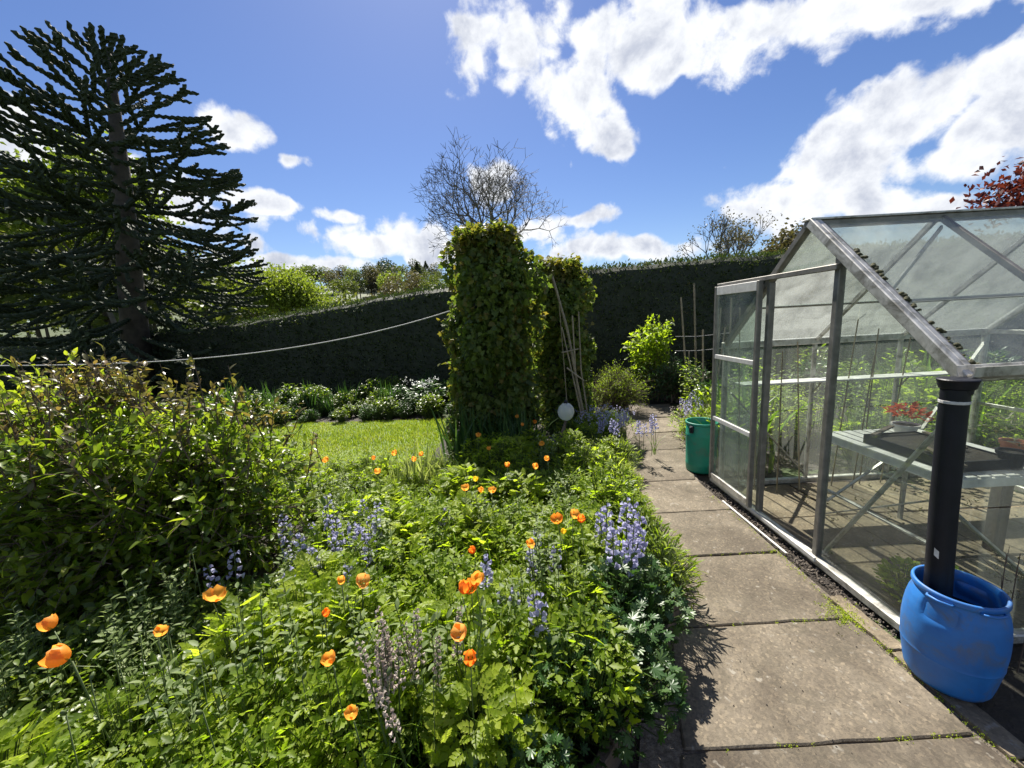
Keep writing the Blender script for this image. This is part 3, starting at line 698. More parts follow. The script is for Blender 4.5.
# door way in the gable
YJ, YD = 2.362, 2.972
gbar('door_jamb', (X0, YJ, .06), (X0, YJ, zslope(YJ) - .02), .045, .04, (0, 1, 0), M_aludark); gbar('door_jamb', (X0, YD, .06), (X0, YD, zslope(YD) - .02), .045, .04, (0, 1, 0), M_aludark)
gbar('door_track', (X0 - .03, YJ - .02, 1.945), (X0 - .03, 3.66, 1.945), .03, .035, mat=M_aludark)
gbar('sill_track', (X0 - .05, YJ - .05, .055), (X0 - .05, 3.66, .055), .014, .03, mat=M_white)
gbar('gable_rail', (X1, YN, ZE), (X1, YF, ZE), .03, .04); gbar('gable_rail', (X1, YN, .72), (X1, YF, .72), .02, .03)
for y in (2.3, 2.93): gbar('gable_post', (X1, y, .06), (X1, y, zslope(y) - .02), .03, .034, (0, 1, 0))
def pane_poly(name, pts, nrm, mat, parent=None, th=.004):
    n = Vector(nrm).normalized() * th / 2; P = [Vector(p) for p in pts]; k = len(P)
    m = MB(); m._add([p + n for p in P] + [p - n for p in P], [tuple(range(k)), tuple(range(2 * k - 1, k - 1, -1))] + [(i, i + k, (i + 1) % k + k, (i + 1) % k) for i in range(k)])
    return m.build(name, mat, parent or gh, org=GO)
for b in range(3):
    xa, xb = BX[b] + .016, BX[b + 1] - .016
    for sgn, up in ((-1, up_n), (1, up_f)):
        for t0, t1, dz in ((.035, TS + .015, .014), (TS - .01, .985, .004)):
            ya, yb = YM + sgn * (YM - YN) * t0, YM + sgn * (YM - YN) * t1; za, zb = ZR - (ZR - ZE) * t0, ZR - (ZR - ZE) * t1
            d = up * dz
            pane_poly('roof_pane', [Vector((xa, ya, za)) + d, Vector((xb, ya, za)) + d, Vector((xb, yb, zb)) + d, Vector((xa, yb, zb)) + d], up, M_roofglass)
    for y in (YN, YF):
        for z0, z1 in ((.065, .735), (.745, ZE - .04)):
            pane_poly('wall_pane', [(xa, y, z0), (xb, y, z0), (xb, y, z1), (xa, y, z1)], (0, 1, 0), M_glass)
def gable(x, mat, y0, y1, z0, top=None):
    ys = sorted({y0, y1} | ({YM} if y0 < YM < y1 else set()))
    pts = [(x, y0, z0), (x, y1, z0)] + [(x, y, (top if top else zslope(y) - .03)) for y in reversed(ys)]
    pane_poly('gable_pane', pts, (1, 0, 0), mat)
gable(X0, M_glass, YN + .022, YJ - .024, .065, .80); gable(X0 + .006, M_glass, YN + .022, YJ - .024, .79)
gable(X0, M_glass, YJ + .024, YD - .024, 1.98); gable(X0, M_glass, YD + .024, YF - .02, .065)
for a, b in ((YN + .02, 2.28), (2.32, 2.91), (2.95, YF - .02)):
    gable(X1, M_glass, a, b, .065, .70); gable(X1, M_glass, a, b, .74, ZE - .025); gable(X1, M_glass, a, b, ZE + .03)
# sliding door pushed back past the far corner
door = empty('door', (0, 0, 0)); door.parent = gh
DX, DA, DB = X0 - .062, 2.992, 3.64
for y in (DA + .018, DB - .018): gbar('stile', (DX, y, .075), (DX, y, 1.935), .036, .03, (0, 1, 0), M_aludark, door)
for z, h, mt in ((.11, .06, M_alu), (.70, .04, M_white), (1.295, .04, M_white), (1.895, .075, M_white)): gbar('rail', (DX - .003, DA + .036, z), (DX - .003, DB - .036, z), .026, h, mat=mt, parent=door)
for z0, z1 in ((.14, .68), (.72, 1.275), (1.315, 1.857)): pane_poly('pane', [(DX, DA + .037, z0), (DX, DB - .037, z0), (DX, DB - .037, z1), (DX, DA + .037, z1)], (1, 0, 0), M_doorglass, door)
# moss lodged beside the front rafter
mo = MB(); rm = random.Random(3)
for k in range(70):
    t = rm.choice((.3, .42, .47, .6, .68, .8, .86, .97)) + rm.gauss(0, .025); y, z = YM - (YM - YN) * t, ZR - (ZR - ZE) * t; s = rm.uniform(.005, .016)
    c = Vector((X0 + .068 + rm.uniform(-.008, .012), y, z)) + up_n * (.014 + s * .3)
    mo.lathe([(.0005, -s * .5), (s * .9, -s * .3), (s * rm.uniform(.8, 1.1), s * .2), (s * .5, s * .7), (.0005, s * .85)], 7, c, rm.uniform(0, 1))
mo.build('moss', M_cap, gh, smooth=True, org=GO, kind='stuff')
# black downpipe from the gutter end into the water butt
dp = MB().tube([(1.893, 1.60, 1.345), (1.893, 1.598, 1.2), (1.89, 1.58, .8), (1.888, 1.555, .36)], .046, 44)
dp = dp.build('downpipe', M_black, gh, smooth=False, org=GO)
hp = MB().lathe([(.001, 0), (.048, .0), (.05, .02), (.056, .025), (.063, .055), (.066, .062), (.062, .066), (.001, .064)], 40, (1.9, 1.602, 1.325)); hp.build('hopper', M_black, gh, org=GO)
MB().lathe([(.0475, 0), (.0485, .001), (.0485, .012), (.0475, .013)], 20, (1.893, 1.599, 1.285)).build('wire_tie', M_rope, gh, org=GO)
tp = MB(); tv = []
for z in (.60, .635):
    for k in range(6):
        a = PI + .35 + k * .16; tv.append((1.889 + .0478 * math.cos(a), 1.571 + (z - .6) * .06 + .0478 * math.sin(a), z - .03 * (k / 5)))
tp._add(tv, [(k, k + 1, k + 7, k + 6) for k in range(5)]); tp.build('tape', M_white, gh, org=GO)

# ================================================================== BARRELS
def barrel_mesh(prof, seg, dents, name):
    V = []; n = len(prof)
    for k in range(seg):
        a = 2 * PI * k / seg
        for r, z in prof:
            d = 0
            for da, dz, wa, wz, dep in dents:
                t = ((a - da + PI) % (2 * PI) - PI) / wa; u = (z - dz) / wz
                if abs(t) < 1 and -1 < u < 1:
                    e = (1 - t ** 4) * max(0, 1 - abs(u) ** 3) * (.55 + .45 * u); d = max(d, dep * e)
            V.append(((r - (d if r > .12 else 0)) * math.cos(a), (r - (d if r > .12 else 0)) * math.sin(a), z))
    f = [(k * n + i, ((k + 1) % seg) * n + i, ((k + 1) % seg) * n + i + 1, k * n + i + 1) for k in range(seg) for i in range(n - 1)]
    return mesh_np(name, np.array(V), np.array(f), smooth=True)
def dense(prof, m=4):
    out = []
    for (r0, z0), (r1, z1) in zip(prof, prof[1:]):
        for i in range(m): t = i / m; out.append((r0 + (r1 - r0) * t, z0 + (z1 - z0) * t))
    return out + [prof[-1]]
bb = empty('water_barrel', (1.928, 1.515, 0), .0); bb.scale = (.93, .93, .95); tag(bb, 'blue plastic barrel under the black downpipe at the greenhouse corner', 'barrel')
outer = [(.001, .012), (.10, .012), (.125, .006), (.140, .012), (.150, .03), (.158, .07), (.167, .13), (.1725, .165), (.1745, .172), (.1735, .18), (.177, .23), (.178, .28), (.176, .33), (.171, .38), (.163, .42), (.153, .45), (.148, .462), (.1475, .472)]
prof = outer[:5] + dense(outer[4:], 4)[1:]
bm_ = barrel_mesh(prof, 96, [(rad(202), .40, .40, .05, .04), (rad(22), .40, .40, .05, .04)], 'body')
add('body', bm_, M_blue, bb)
MB().lathe([(.1475, .468), (.156, .470), (.159, .478), (.159, .492), (.156, .499), (.149, .500), (.145, .496), (.143, .47), (.150, .44), (.166, .37), (.172, .30), (.001, .30)][:12], 64).build('rim', M_blue, bb, smooth=True)
MB().lathe([(.001, .345), (.168, .345)], 48).build('water', M_black, bb)
for a in (200, 262, 20, 82):
    h = MB(); c, s_ = math.cos(rad(a)), math.sin(rad(a))
    pts = [Vector(((.157) * math.cos(rad(a + t)), (.157) * math.sin(rad(a + t)), .474)) * 1 for t in (-16, -14, 0, 14, 16)]
    pts = [Vector((p.x * q, p.y * q, p.z)) for p, q in zip(pts, (1.0, 1.09, 1.12, 1.09, 1.0))]
    h.tube(pts, .006, 8).build('grip', M_blue, bb, smooth=True)
gb = empty('garden_barrel', (2.02, 4.0, 0)); tag(gb, 'green plastic open barrel beside the greenhouse sliding door', 'barrel')
MB().lathe([(.001, .01), (.12, .01), (.135, .004), (.146, .012), (.15, .03), (.152, .08), (.1545, .09), (.152, .1), (.153, .25), (.156, .40), (.1585, .41), (.156, .42), (.155, .51), (.150, .53)], 56).build('body', M_green, gb, smooth=True)
MB().lathe([(.150, .525), (.160, .53), (.163, .54), (.162, .553), (.156, .557), (.148, .553), (.145, .5), (.144, .06), (.001, .05)], 56).build('rim', M_green, gb, smooth=True)
cl = MB().box((-.15, -.085, .49), (.03, .04, .075), rz=.5, bev=.006).box((-.168, -.095, .50), (.018, .02, .04), rz=.5, bev=.004); cl.build('clamp', M_black, gb)

# ================================================================== STAGING IN THE GREENHOUSE
bn = empty('staging_bench', (2.38, 1.95, 0)); tag(bn, 'aluminium slatted staging bench behind the near gable glass', 'bench')
BO = bn.location
for k in range(9): MB().bar((2.40 + k * .078, 1.96, .752), (2.40 + k * .078, 2.84, .752), .06, .012).build('slat', M_white, bn, org=BO)
for y in (1.965, 2.835): MB().bar((2.38, y, .722), (3.05, y, .722), .02, .05).build('rail', M_white, bn, org=BO)
for x in (2.385, 3.045): MB().bar((x, 1.95, .722), (x, 2.85, .722), .02, .05).build('rail', M_white, bn, org=BO)
for x in (2.40, 3.03):
    for y in (1.98, 2.82): MB().bar((x, y, .01), (x, y, .70), .026, .026, (0, 1, 0)).build('leg', M_alu, bn, org=BO)
MB().bar((2.415, 2.8, .1), (2.415, 2.0, .62), .01, .025, (1, 0, 0)).build('brace', M_alu, bn, org=BO); MB().bar((2.41, 2.0, .3), (2.41, 2.8, .3), .014, .025, (1, 0, 0)).build('brace', M_alu, bn, org=BO)
MB().bar((2.42, 2.81, .2), (3.0, 2.81, .62), .01, .022, (0, 1, 0)).build('brace', M_alu, bn, org=BO)
tb = empty('timber_table', (3.12, 1.8, 0)); tag(tb, 'dark timber potting table behind the glass beside the slatted bench', 'table')
for k in range(5): MB().bar((3.12, 1.86 + k * .135, .70), (4.3, 1.86 + k * .135, .70), .128, .03).build('plank', M_wood, tb, org=tb.location)
MB().bar((3.13, 1.81, .655), (4.28, 1.81, .655), .03, .07).build('apron', M_wood, tb, org=tb.location)
for x in (3.22, 4.22):
    for y in (1.84, 2.38): MB().bar((x, y, .01), (x, y, .68), .075, .075, (0, 1, 0)).build('leg', M_wood, tb, org=tb.location)
def tray(name, c, d, label):
    t = MB(); x, y, z = c; w, l, h = d
    t.box((x, y, z + .004), (w, l, .008)); 
    for s in (-1, 1): t.box((x + s * (w / 2 - .004), y, z + h / 2), (.008, l, h)); t.box((x, y + s * (l / 2 - .004), z + h / 2), (w - .017, .008, h))
    r = empty(name, c); tag(r, label, 'tray'); t.build('box', M_black, r, org=c)
    e = MB().box((x, y, z + h * .7), (w - .02, l - .02, .02)); e.build('compost', M_soil, r, org=c); return r
tray('seed_tray', (2.62, 2.3, .759), (.36, .55, .06), 'black seed tray lying on the slatted bench')
tray('growing_tray', (3.62, 2.1, .716), (.8, .36, .07), 'long black tray of seedlings on the timber table')
def pot(name, c, r, h, mat, label):
    root = empty(name, c); tag(root, label, 'pot')
    MB().lathe([(.001, .002), (r * .7, 0), (r * .95, h * .8), (r * 1.06, h * .8), (r * 1.08, h), (r * .95, h), (r * .9, h * .85), (.001, h * .84)], 24).build('body', mat, root, smooth=False)
    MB().lathe([(.001, h * .86), (r * .9, h * .855)], 16).build('compost', M_soil, root); return root
pot('terracotta_pot', (2.86, 2.70, .759), .075, .075, M_white, 'shallow white dish holding the red leaved plant')
pot('plant_pot', (2.8, 2.05, .759), .06, .1, M_black, 'small black plant pot near the seed tray')
pot('plant_pot', (3.0, 2.2, .759), .055, .1, M_terra, 'small terracotta plant pot on the slatted bench')
tub = empty('plastic_tub', (3.85, 2.3, .716)); tag(tub, 'white plastic tub standing on the timber table', 'tub')
MB().lathe([(.001, 0), (.15, 0), (.17, .13), (.18, .135), (.18, .15), (.165, .15), (.145, .01)], 28).build('body', M_white, tub)
MB().tube([(-.17, 0, .14), (-.14, 0, .26), (0, 0, .32), (.14, 0, .26), (.17, 0, .14)], .004, 6).build('handle', M_aludark, tub)

# ================================================================== PLANT PROTOTYPES
def clump(n, Rad, H, tmpl, size, seed, elev=(-15, 55), low=.35, curve=.5, stem_r=.0022):
    r = np.random.default_rng(seed)
    rr = Rad * np.sqrt(r.random(n)); az = r.uniform(0, 2 * PI, n)
    top = H * (1 - curve * (rr / Rad) ** 2)
    z = top * (low + (1 - low) * r.random(n) ** .55)
    out = np.stack([np.cos(az), np.sin(az), 0 * az], 1)
    pos = out * rr[:, None]; pos[:, 2] = z
    az2 = az + r.normal(0, .7, n); el = np.radians(r.uniform(*elev, n))
    d = np.stack([np.cos(az2) * np.cos(el), np.sin(az2) * np.cos(el), np.sin(el)], 1)
    up = np.stack([r.normal(0, .35, n), r.normal(0, .35, n), np.ones(n)], 1)
    s = size * r.uniform(.6, 1.2, n)
    v, f, rn = scatter(tmpl, pos, frames(d, up), s, r.random(n))
    base = pos * np.array([.25, .25, 0]); mid = pos * np.array([.62, .62, .6]); 
    a = sticks(base, mid, stem_r * 1.3, stem_r, 3); b = sticks(mid, pos + d * (s * .12)[:, None], stem_r, stem_r * .7, 3)
    sv, sf, sr = join([a, b])
    return mesh_np('foliage', v, f, rn, smooth=True), mesh_np('stems', sv, sf)
def tuft(n, H, w, seed, spread=.05, bend=(.25, .9)):
    r = np.random.default_rng(seed); parts = []
    for k in range(3):
        b = bend[0] + (bend[1] - bend[0]) * k / 2; t = blade(w, b, 6); m = n // 3
        M = zrot(r.uniform(0, 2 * PI, m)); p = np.concatenate([r.normal(0, spread, (m, 2)), np.zeros((m, 1))], 1)
        parts.append(scatter(t, p, M, H * r.uniform(.6, 1.1, m), r.random(m)))
    v, f, rn = join(parts); return mesh_np('foliage', v, f, rn, smooth=True)
def place(name, foliage, fmat, stems, smat, loc, rz, sc, label, cat, group, tilt=(0, 0), stname='stems'):
    o = empty(name, loc); o.rotation_euler = (tilt[0], tilt[1], rz); o.scale = (sc, sc, sc) if not isinstance(sc, tuple) else sc
    tag(o, label, cat, group); fo_ = add('foliage', foliage, fmat, o); fo_['kind'] = 'stuff'
    if stems is not None:
        s = add(stname, stems, smat, o); s['kind'] = 'stuff'
    return o
LOB3 = leaf_lobed(3, .5, 115, .15, .12); LOB5 = leaf_lobed(7, .5, 150, .2, .1); PIN = leaf_pinnate(3, .22, 3); PIN2 = leaf_pinnate(4, .16, 5); SIM = leaf_simple(.42); IVY = leaf_ivy(); NAR = leaf_simple(.2, .1, .3)
TERN = leaf_tern()
GEUM = [clump(190, .17, .47, TERN, .066, 11 + k, curve=.45) for k in range(3)]
POPF = [clump(220, .17, .46, PIN, .072, 21 + k, curve=.4) for k in range(3)]
DARK = [clump(230, .19, .36, LOB5, .046, 31 + k, curve=.6) for k in range(2)]
FINE = [clump(360, .2, .36, NAR, .05, 41 + k, curve=.55, elev=(-10, 75)) for k in range(2)]
BROAD = [clump(240, .22, .5, SIM, .07, 51 + k, curve=.45) for k in range(2)]
def stemmy(n, Rad, H, seed):
    r = np.random.default_rng(seed); S0, S1, LP, LD = [], [], [], []
    for k in range(n):
        a = r.uniform(0, 6.28); q = Rad * math.sqrt(r.random()); b = np.array([math.cos(a) * q * .5, math.sin(a) * q * .5, 0]); t = np.array([math.cos(a) * q * 1.1, math.sin(a) * q * 1.1, H * r.uniform(.75, 1.12)]); S0.append(b); S1.append(t)
        for j in range(16):
            u = .25 + .75 * j / 15; p = b + (t - b) * u; LP.append(p); an = j * 2.4 + r.normal(0, .3); LD.append([math.cos(an), math.sin(an), r.uniform(.2, .9)])
    LP = np.array(LP); m = len(LP); v, f, q = scatter(SIM, LP, frames(np.array(LD), np.tile([0, 0, 1.], (m, 1)) + r.normal(0, .3, (m, 3))), r.uniform(.02, .042, m), r.random(m)); sv, sf, _ = sticks(S0, S1, .0028, .0014, 3)
    return mesh_np('foliage', v, f, q, smooth=True), mesh_np('stems', sv, sf)
STEMMY = [stemmy(15, .13, .54, 68 + k) for k in range(2)]
L_silver = leafmat('silvery_leaf', [(.0, G(.10, .15, .05)), (.5, G(.19, .25, .09)), (.9, G(.30, .35, .17))], .5, 1.7, rough=.5, spec=.3, tb=.7)
STRAP = [tuft(36, .42, .03, 61 + k) for k in range(2)]; IRIS = [tuft(30, .62, .045, 65 + k, .06, (.08, .5)) for k in range(2)]

SHC = np.array([-2.62, 2.5, .50]); SHR = np.array([1.38, .75, .95])
def in_shrub(x, y, g=1.0): return ((x - SHC[0]) / SHR[0] / g) ** 2 + ((y - SHC[1]) / SHR[1] / g) ** 2 < 1
rb = random.Random(12)
LM = [((-.5, 1.3), 'beside the faded mauve spikes'), ((-.2, 1.4), 'round the tight cluster of three poppies'), ((-.2, 1.08), 'under the pale apricot poppy'), ((.3, 1.9), 'below the pair of orange poppies near the path'), ((.6, 2.0), 'round the big lilac bells near the path'), ((-1.1, 2.2), 'among the lilac bells beside the shrub'), ((-.72, 1.47), 'below the two neighbouring poppies'), ((-1.3, 1.35), 'below the lone lilac bell spike'), ((-1.7, 1.2), 'under the two nodding poppies'), ((-.3, 2.55), 'round the yellow poppy'), ((-1.0, 3.1), 'before the pale strap leaves'), ((-2.0, 3.6), 'between shrub and lawn'), ((0, 4.0), 'at the foot of the iris leaves'), ((.5, 3.6), 'before the globe ornament'), ((.3, 2.9), 'round the two poppies before the ivy'), ((0, .8), 'at the near end of the bed'), ((.25, 1.2), 'behind the near timber board'), ((.95, 3.0), 'at the path edge halfway along'), ((1.1, 3.8), 'at the far end of the path edge'), ((-.6, .9), 'below the faded mauve spikes')]
def landmark(x, y): return min(LM, key=lambda a: (a[0][0] - x) ** 2 + (a[0][1] - y) ** 2)[1]
GRP = {'geum': ('fresh green toothed leaf clump', 'leafy clumps crowding the flower bed'),
       'popf': ('yellow green divided poppy foliage', 'poppy foliage clumps in the flower bed'),
       'dark': ('low blue green rounded leaf clump', 'dark leaf clumps along the timber edging'),
       'fine': ('fine leaved bright green mound', 'fine leaved mounds along the path edge'),
       'broad': ('broad leaved shaded plant', 'shaded plants before the leafy shrub'),
       'stem': ('pale upright stems with small leaves', 'upright pale stemmed plants in the flower bed'),
       'strap': ('arching narrow strap leaf tuft', 'strap leaf tufts in the flower bed')}
y = .62; nplants = 0
while y < 4.3:
    st = .135 if y < 1.6 else (.16 if y < 2.6 else .21)
    x = -3.0 if y < 1.6 else -2.9
    ex = float(edge_x(y))
    while x < ex - .08:
        px, py = x + rb.uniform(-.05, .05), y + rb.uniform(-.05, .05)
        x += st
        # outside the cone of view near the camera nothing is seen
        if abs(px) > 1.55 * py + .35 or in_shrub(px, py, .9): continue
        ex2 = float(edge_x(py)); de = ex2 - px; q = rb.random(); h = 1.0
        shade = in_shrub(px, py + .75, 1.05) and px < -1.0
        if de < (.04 if py > 1.3 else .1) or math.hypot(px + .41, py - 1.02) < .17: continue
        if shade and q < .75: k = 'broad'; h = .7
        elif de < .33 and py < 2.0: k = 'dark' if q < .6 else ('geum' if q < .8 else 'fine'); h = 1.0 if py < 1.35 else 1.22
        elif de < .5 and py >= 2.0: k = 'fine' if q < .85 else 'geum'; h = 1.05
        elif q < .40: k = 'geum'
        elif q < .68: k = 'popf'
        elif q < .76: k = 'fine'
        elif q < .90: k = 'stem'
        else: k = 'strap'
        P = {'geum': GEUM, 'popf': POPF, 'dark': DARK, 'fine': FINE, 'broad': BROAD, 'strap': STRAP, 'stem': STEMMY}[k]
        p = rb.choice(P); fm = {'geum': L_bed1, 'popf': L_bed2, 'dark': L_dark, 'fine': L_bed1, 'broad': L_shrub, 'strap': L_strap, 'stem': L_silver}[k]
        fo, stm = p if isinstance(p, tuple) else (p, None)
        nm = {'geum': 'leafy_plant', 'popf': 'poppy_foliage', 'dark': 'cranesbill_plant', 'fine': 'cushion_plant', 'broad': 'broadleaf_plant', 'strap': 'strap_leaf_tuft', 'stem': 'upright_plant'}[k]
        s = rb.uniform(.82, 1.15) * h * (1 if py > 1.0 else .88) * (.62 if (py > 3.1 and px < -.6) else 1)
        place(nm, fo, fm, stm, M_stem, (px, py, .045), rb.uniform(0, 6.28), s, GRP[k][0] + ' ' + landmark(px, py), 'plant', GRP[k][1], (rb.uniform(-.14, .14), rb.uniform(-.14, .14))); nplants += 1
    y += st

# ---- poppies
def petal_mesh(cup, ruffle, seed):
    r = np.random.default_rng(seed); V = []; na, nr = 6, 5
    for j in range(nr + 1):
        t = j / nr
        for i in range(na + 1):
            s = i / na - .5; a = s * 1.9 * (0.35 + .65 * min(1, t * 1.6))
            rad_ = t * (1 - .25 * (2 * s) ** 2 * t)
            x = rad_ * math.sin(a); yy = rad_ * math.cos(a)
            th = cup * (t ** 1.1)
            z = rad_ * math.sin(th) + ruffle * t * t * (math.sin(i * 2.3 + seed) + r.normal(0, .3)); yy2 = yy * math.cos(th)
            V.append((x * (1 - .15 * cup), yy2, z))
    n = na + 1; f = [(j * n + i, j * n + i + 1, (j + 1) * n + i + 1, (j + 1) * n + i) for j in range(nr) for i in range(na)]
    return mesh_np('petal', np.array(V) * .038, np.array(f), smooth=True)
PET = {}
for mn, mt in (('o', P_orange), ('d', P_deep), ('p', P_pale), ('y', P_yellow)):
    for c, cup in enumerate((.8, 1.05, 1.32)):
        me = petal_mesh(cup, .085, c + 3); me.materials.append(mt); PET[mn, c] = me
CEN = MB().lathe([(.0005, 0), (.006, .002), (.0075, .008), (.004, .012), (.0005, .0125)], 8).mesh('centre', smooth=True); CEN.materials.append(M_gold)
POD = MB().lathe([(.0005, 0), (.005, .003), (.007, .012), (.005, .021), (.0005, .025)], 8).mesh('bud', smooth=True); POD.materials.append(M_stem)
POPPIES = [(-1.26, 1.41, 0.68), (-1.79, 1.3, 0.68), (-1.56, 1.15, 0.68), (-1.33, 1.24, 0.68), (-0.77, 1.48, 0.68), (-0.68, 1.47, 0.68), (-0.75, 1.29, 0.68), (-0.63, 1.08, 0.68), (-0.49, 0.9, 0.68), (-0.24, 1.37, 0.68), (-0.19, 1.42, 0.68), (-0.21, 1.39, 0.68), (-0.22, 1.16, 0.68), (-0.18, 1.06, 0.68), (0.2, 1.87, 0.68), (0.29, 1.91, 0.68), (0.32, 1.87, 0.68), (0.05, 1.66, 0.68), (-0.22, 1.64, 0.68), (-0.36, 3.65, 0.62), (-0.23, 3.24, 0.62), (-0.07, 2.83, 0.62), (0.14, 2.77, 0.62), (0.25, 2.93, 0.62), (0.23, 3.3, 0.62), (0.04, 4.31, 0.62), (0.08, 3.96, 0.62), (0.11, 4.74, 0.62), (0.23, 4.05, 0.62), (-0.3, 2.59, 0.62), (-0.35, 2.45, 0.62), (-0.24, 2.41, 0.62), (-0.17, 2.39, 0.62), (0.21, 1.76, 0.68), (-1.63, 3.17, 0.62), (-1.22, 3.15, 0.62), (-1.08, 2.85, 0.62), (-1.06, 3.25, 0.62), (-0.86, 3.07, 0.62), (-0.82, 3.19, 0.62)]
kinds = {9: 'd', 10: 'o', 11: 'd', 12: 'p', 13: 'd', 0: 'o', 5: 'p', 29: 'y', 33: 'y', 6: 'd', 18: 'd'}
near = {0: 'orange poppy standing over the shaded foliage beside a lone lilac bell spike', 1: 'orange poppy leaning on a bent stem over the shaded plants before the shrub', 2: 'orange poppy nodding just below another on a thin bent stem', 3: 'small orange poppy against the dark shade before the leafy shrub',
        4: 'orange poppy close beside a paler one, below the lilac bells', 5: 'pale orange poppy close beside a brighter one, below the lilac bells', 6: 'deep orange poppy among the green leaves next to the faded mauve flower spikes', 7: 'golden orange poppy on a slender stem beside the clump of faded spikes', 8: 'small orange poppy low in the leaves at the foot of the faded spikes',
        9: 'deep orange poppy, lowest of the tight cluster of three blooms', 10: 'orange poppy, topmost of the tight cluster of three blooms', 11: 'deep orange poppy in the middle of the tight cluster of three', 12: 'pale apricot poppy below the tight cluster of three blooms', 13: 'deep orange poppy just below the pale apricot poppy', 29: 'yellow poppy among the orange ones before the ivy column', 33: 'small half open yellow poppy under a pair of orange ones'}
rp = random.Random(5)
for i, (x, y, z) in enumerate(POPPIES):
    rt = empty('poppy', (x, y, .04)); far = y > 2.6
    if i in near: tag(rt, near[i], 'poppy', 'orange poppies in the flower bed')
    else: tag(rt, ('small orange poppy in the back of the flower bed, before the ivy column' if x > -.6 else 'small orange poppy before the pale strap leaves at the lawn edge') if far else 'orange poppy among the leaves in the middle of the flower bed', 'poppy', 'orange poppies in the flower bed')
    h = z - .04; bx, by = rp.uniform(-.05, .05), rp.uniform(-.03, .05)
    if i in (1, 2): bx, by = .12, -.02
    ax = Vector((rp.uniform(-.45, .45), rp.uniform(-.7, .1), 1)).normalized()
    if i == 1: ax = Vector((-.5, .1, .8)).normalized()
    if i == 2: ax = Vector((-.6, -.2, .6)).normalized()
    pts = [(bx, by, 0), (bx * .8, by * .8, h * .4), (bx * .35, by * .35, h * .8), tuple(Vector((0, 0, h)) - ax * .012)]
    MB().tube(pts, [.0028, .0024, .002, .002], 5).build('stem', M_stem, rt, smooth=True)
    q = ax.to_track_quat('Z', 'Y'); c = rp.choice((0, 1, 1, 2)); mn = kinds.get(i, rp.choice('ooood')); s = rp.uniform(.85, 1.2) * (1.12 if far else 1.08)
    if i == 33: c = 2; s = .7
    s *= {0: 1.2, 1: 1.4, 2: 1.4, 4: .85, 5: .85, 6: .8, 7: .82, 8: .7, 9: 1.1, 10: 1.3, 11: 1.15, 12: 1.2, 13: 1.05}.get(i, 1.0)
    for k in range(4):
        o = add('petal', PET[mn, c], None, rt, (0, 0, h)); o.rotation_mode = 'QUATERNION'
        o.rotation_quaternion = q @ Quaternion((0, 0, 1), k * PI / 2 + rp.uniform(-.15, .15)) @ Quaternion((1, 0, 0), rp.uniform(-.15, .15)); o.scale = (s, s * rp.uniform(.9, 1.1), s)
    o = add('centre', CEN, None, rt, (0, 0, h)); o.rotation_mode = 'QUATERNION'; o.rotation_quaternion = q
for i in range(26):
    x, y = rp.uniform(-1.7, .3), rp.uniform(1.0, 2.4)
    if i < 6: x, y = rp.uniform(-1.6, -1.1), rp.uniform(1.1, 1.4)
    rt = empty('poppy_bud', (x, y, .04)); tag(rt, 'nodding green poppy bud on a thin stem among the flower bed leaves', 'bud', 'poppy buds in the flower bed')
    h = rp.uniform(.5, .66); a = rp.uniform(0, 6.28)
    MB().tube([(0, 0, 0), (.01 * math.cos(a), .01 * math.sin(a), h * .6), (.03 * math.cos(a), .03 * math.sin(a), h)], .0018, 4).build('stem', M_stem, rt, smooth=True)
    o = add('bud', POD, None, rt, (.03 * math.cos(a), .03 * math.sin(a), h - .003), (rp.uniform(-.8, .8), rp.uniform(-.8, .8), 0))

# ---- bluebells
def bells(n, H, seed, r0=.026, size=.019, frac=.42):
    rr_ = np.random.default_rng(seed); V = []; Fc = []; R_ = []
    for k in range(n):
        t = k / n; z = H * (1 - frac) + H * frac * t; a = k * 2.4 + rr_.normal(0, .3); ra = r0 * (1.15 - .75 * t) * rr_.uniform(.8, 1.2); s = size * (1.1 - .4 * t) * rr_.uniform(.85, 1.15)
        d = np.array([math.cos(a), math.sin(a), -.35 + .9 * t]); d /= np.linalg.norm(d); x = np.cross(d, [0, 0, 1.]); x /= np.linalg.norm(x); yv = np.cross(x, d); o = np.array([math.cos(a) * ra * .5, math.sin(a) * ra * .5, z]); b = len(V); m = 6
        for j, (q, w) in enumerate(((0, .18), (.6, .42), (1.0, .85))):
            for i in range(m):
                an = 2 * PI * i / m; ww = w * (1.25 if (j == 2 and i % 2) else 1)
                V.append(o + d * s * q + (math.cos(an) * x + math.sin(an) * yv) * s * ww * .75); R_.append(rr_.random() if i == 0 and j == 0 else R_[-1])
        for j in range(2):
            for i in range(m): Fc.append((b + j * m + i, b + j * m + (i + 1) % m, b + (j + 1) * m + (i + 1) % m, b + (j + 1) * m + i))
    return mesh_np('bells', np.array(V), np.array(Fc), np.array(R_), smooth=True)
BELLS = [bells(15, .5, 70 + k, .032, .021, .33) for k in range(4)]; BLEAF = [tuft(9, .34, .022, 80 + k, .015) for k in range(2)]
BSTEM = MB().tube([(0, 0, 0), (.006, 0, .25), (0, 0, .52)], [.0035, .003, .002], 5).mesh('stem'); BSTEM.materials.append(M_stem)
